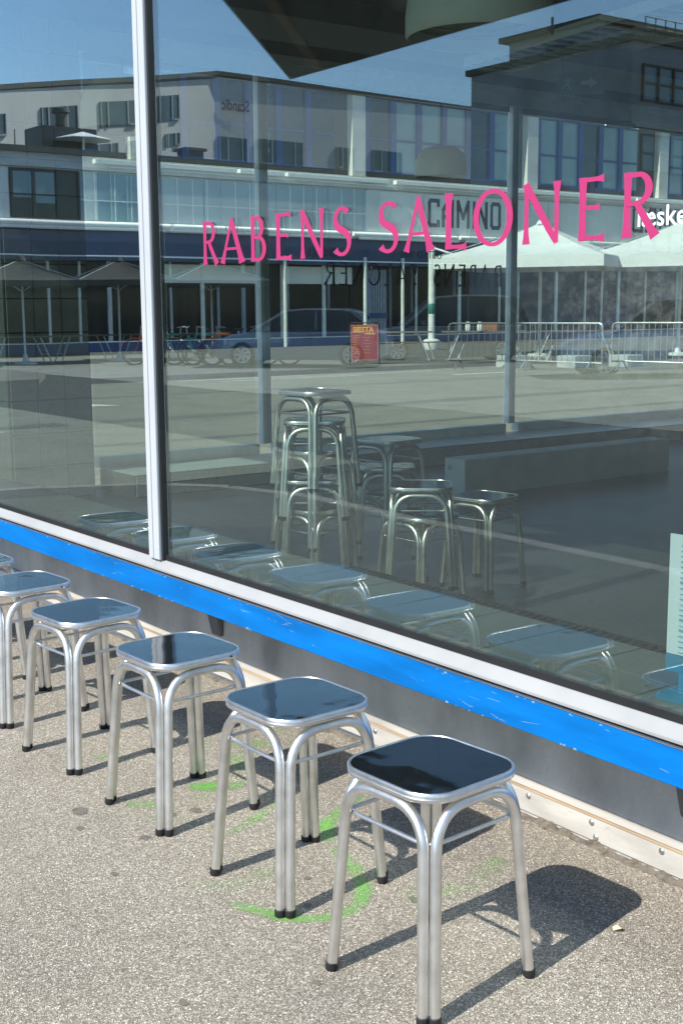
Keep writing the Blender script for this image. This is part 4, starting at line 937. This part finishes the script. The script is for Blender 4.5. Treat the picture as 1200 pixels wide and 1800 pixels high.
brd = MB().box(-.335,.335,-.0135,-.0125,.955,.97).box(-.335,.335,-.0135,-.0125,.1,.115).box(-.335,-.322,-.0135,-.0125,.1155,.9545).box(.322,.335,-.0135,-.0125,.1155,.9545); brd.build('poster_border', M['pinkish'], t)
text('SIESTA', .185, Matrix.Translation((-.29,-.0145,.79)) @ UPX, 'poster_title', M['yellow'], t, bold=.008, xs=.94)
pr = MB()
for i in range(9): pr.box(-.29,-.29+random.uniform(.08,.2),-.0142,-.0135,.70-.055*i,.71-.055*i)
for i in range(6): pr.box(random.uniform(-.05,.02),random.uniform(.1,.26),-.0142,-.0135,.66-.075*i,.668-.075*i)
pr.box(.0,.27,-.0142,-.0135,.735,.765); pr.build('poster_print', M['yellow'], t)

def barrier(label, loc, rz, sm=None):
    sm = sm or M['steel']
    t = thing('steel_barrier', label, 'barrier', loc, rz, 'crowd barriers on the far side of the street')
    MB().tube([(-1.1,0,.22),(-1.1,0,1.02),(-1.07,0,1.08),(-1.0,0,1.1),(1.0,0,1.1),(1.07,0,1.08),(1.1,0,1.02),(1.1,0,.22)],.021,8,True).build('frame', sm, t, smooth=True)
    b0 = MB().tube([(0,0,.225),(0,0,1.095)],.009,6).build('bar', sm, t); b0.location = (-.93,0,0)
    for i in range(1,14): b = b0.copy(); COL.objects.link(b); b.parent = t; b.location = (-.93+.143*i,0,0)
    for s_ in (-.85,.85): MB().tube([(s_-.02,-.32,0.015),(s_-.02,-.04,.22),(s_,0,.23),(s_+.02,.04,.22),(s_+.02,.32,.015)],.017,6).build('foot', sm, t)
    return t
b0 = barrier('steel barrier just right of the grey side window mullion', (-20.05,19.05,-.1), R(13))
dup(b0, (-18.35,20.45,-.1), R(18), 'steel barrier second from the mullion, its right part hazed by the glass')
dup(b0, (-16.6,21.7,-.1), R(26), 'steel barrier at the right photo edge')
barrier('barrier darkened as if out of the sun, left of the grey side window mullion, among the wooden tables', (-21.6,18.45,-.1), R(33), M['bracket'])  # dark material stands in for the lack of sunlight on this barrier
for c in ((b0, 0),): pass
for o in ('concrete_block',):
    for i, (x, y) in enumerate(((-22.1,19.6),(-21.0,20.6),(-20.4,21.8))):
        b = MB().box(-.3,.3,-.3,.3,0,.3).build(o, M['concrete'], bevel=.02); b.location = (x,y,0 if x < -23.1 else -.1)
        tag(b, ['left concrete foot block behind the first steel barrier','middle concrete foot block behind the steel barriers','right concrete foot block behind the steel barriers'][i], 'block', 'concrete blocks behind the barriers')
M['patch'] = aggregate('asphalt_repair_strip', [(0,(.13,.13,.11)),(.5,(.19,.187,.16)),(1,(.26,.25,.21))], (.09,.088,.075), .011, .22, .2, .4, .2)
for x0, x1, y0, y1 in ((-15.2,-14.75,-5,40),(-19.3,-19.1,-2,50),(-12.4,-12.2,2,30)):
    sheet('repair_strip', [(x0,y0),(x1,y0),(x1+.3,y1),(x0+.3,y1)], -.0925, M['patch'], kind='structure')
# white marks on the road
M['mark'] = mat('road_marking', (.62,.62,.58), .7, var=.2, scale=12)
for p in ([(-18.0,6.2),(-17.4,6.5),(-17.5,5.9)], [(-22.6,10.4),(-22.5,10.4),(-22.5,13.6),(-22.6,13.6)], [(-21.9,11),(-21.8,11),(-21.8,14.6),(-21.9,14.6)], [(-22.2,12),(-22.12,12),(-22.12,17),(-22.2,17)], [(-20.6,16.2),(-20.45,16.2),(-20.45,18.2),(-20.6,18.2)]):
    sheet('road_marking', p, -.0915, M['mark'], kind='structure')
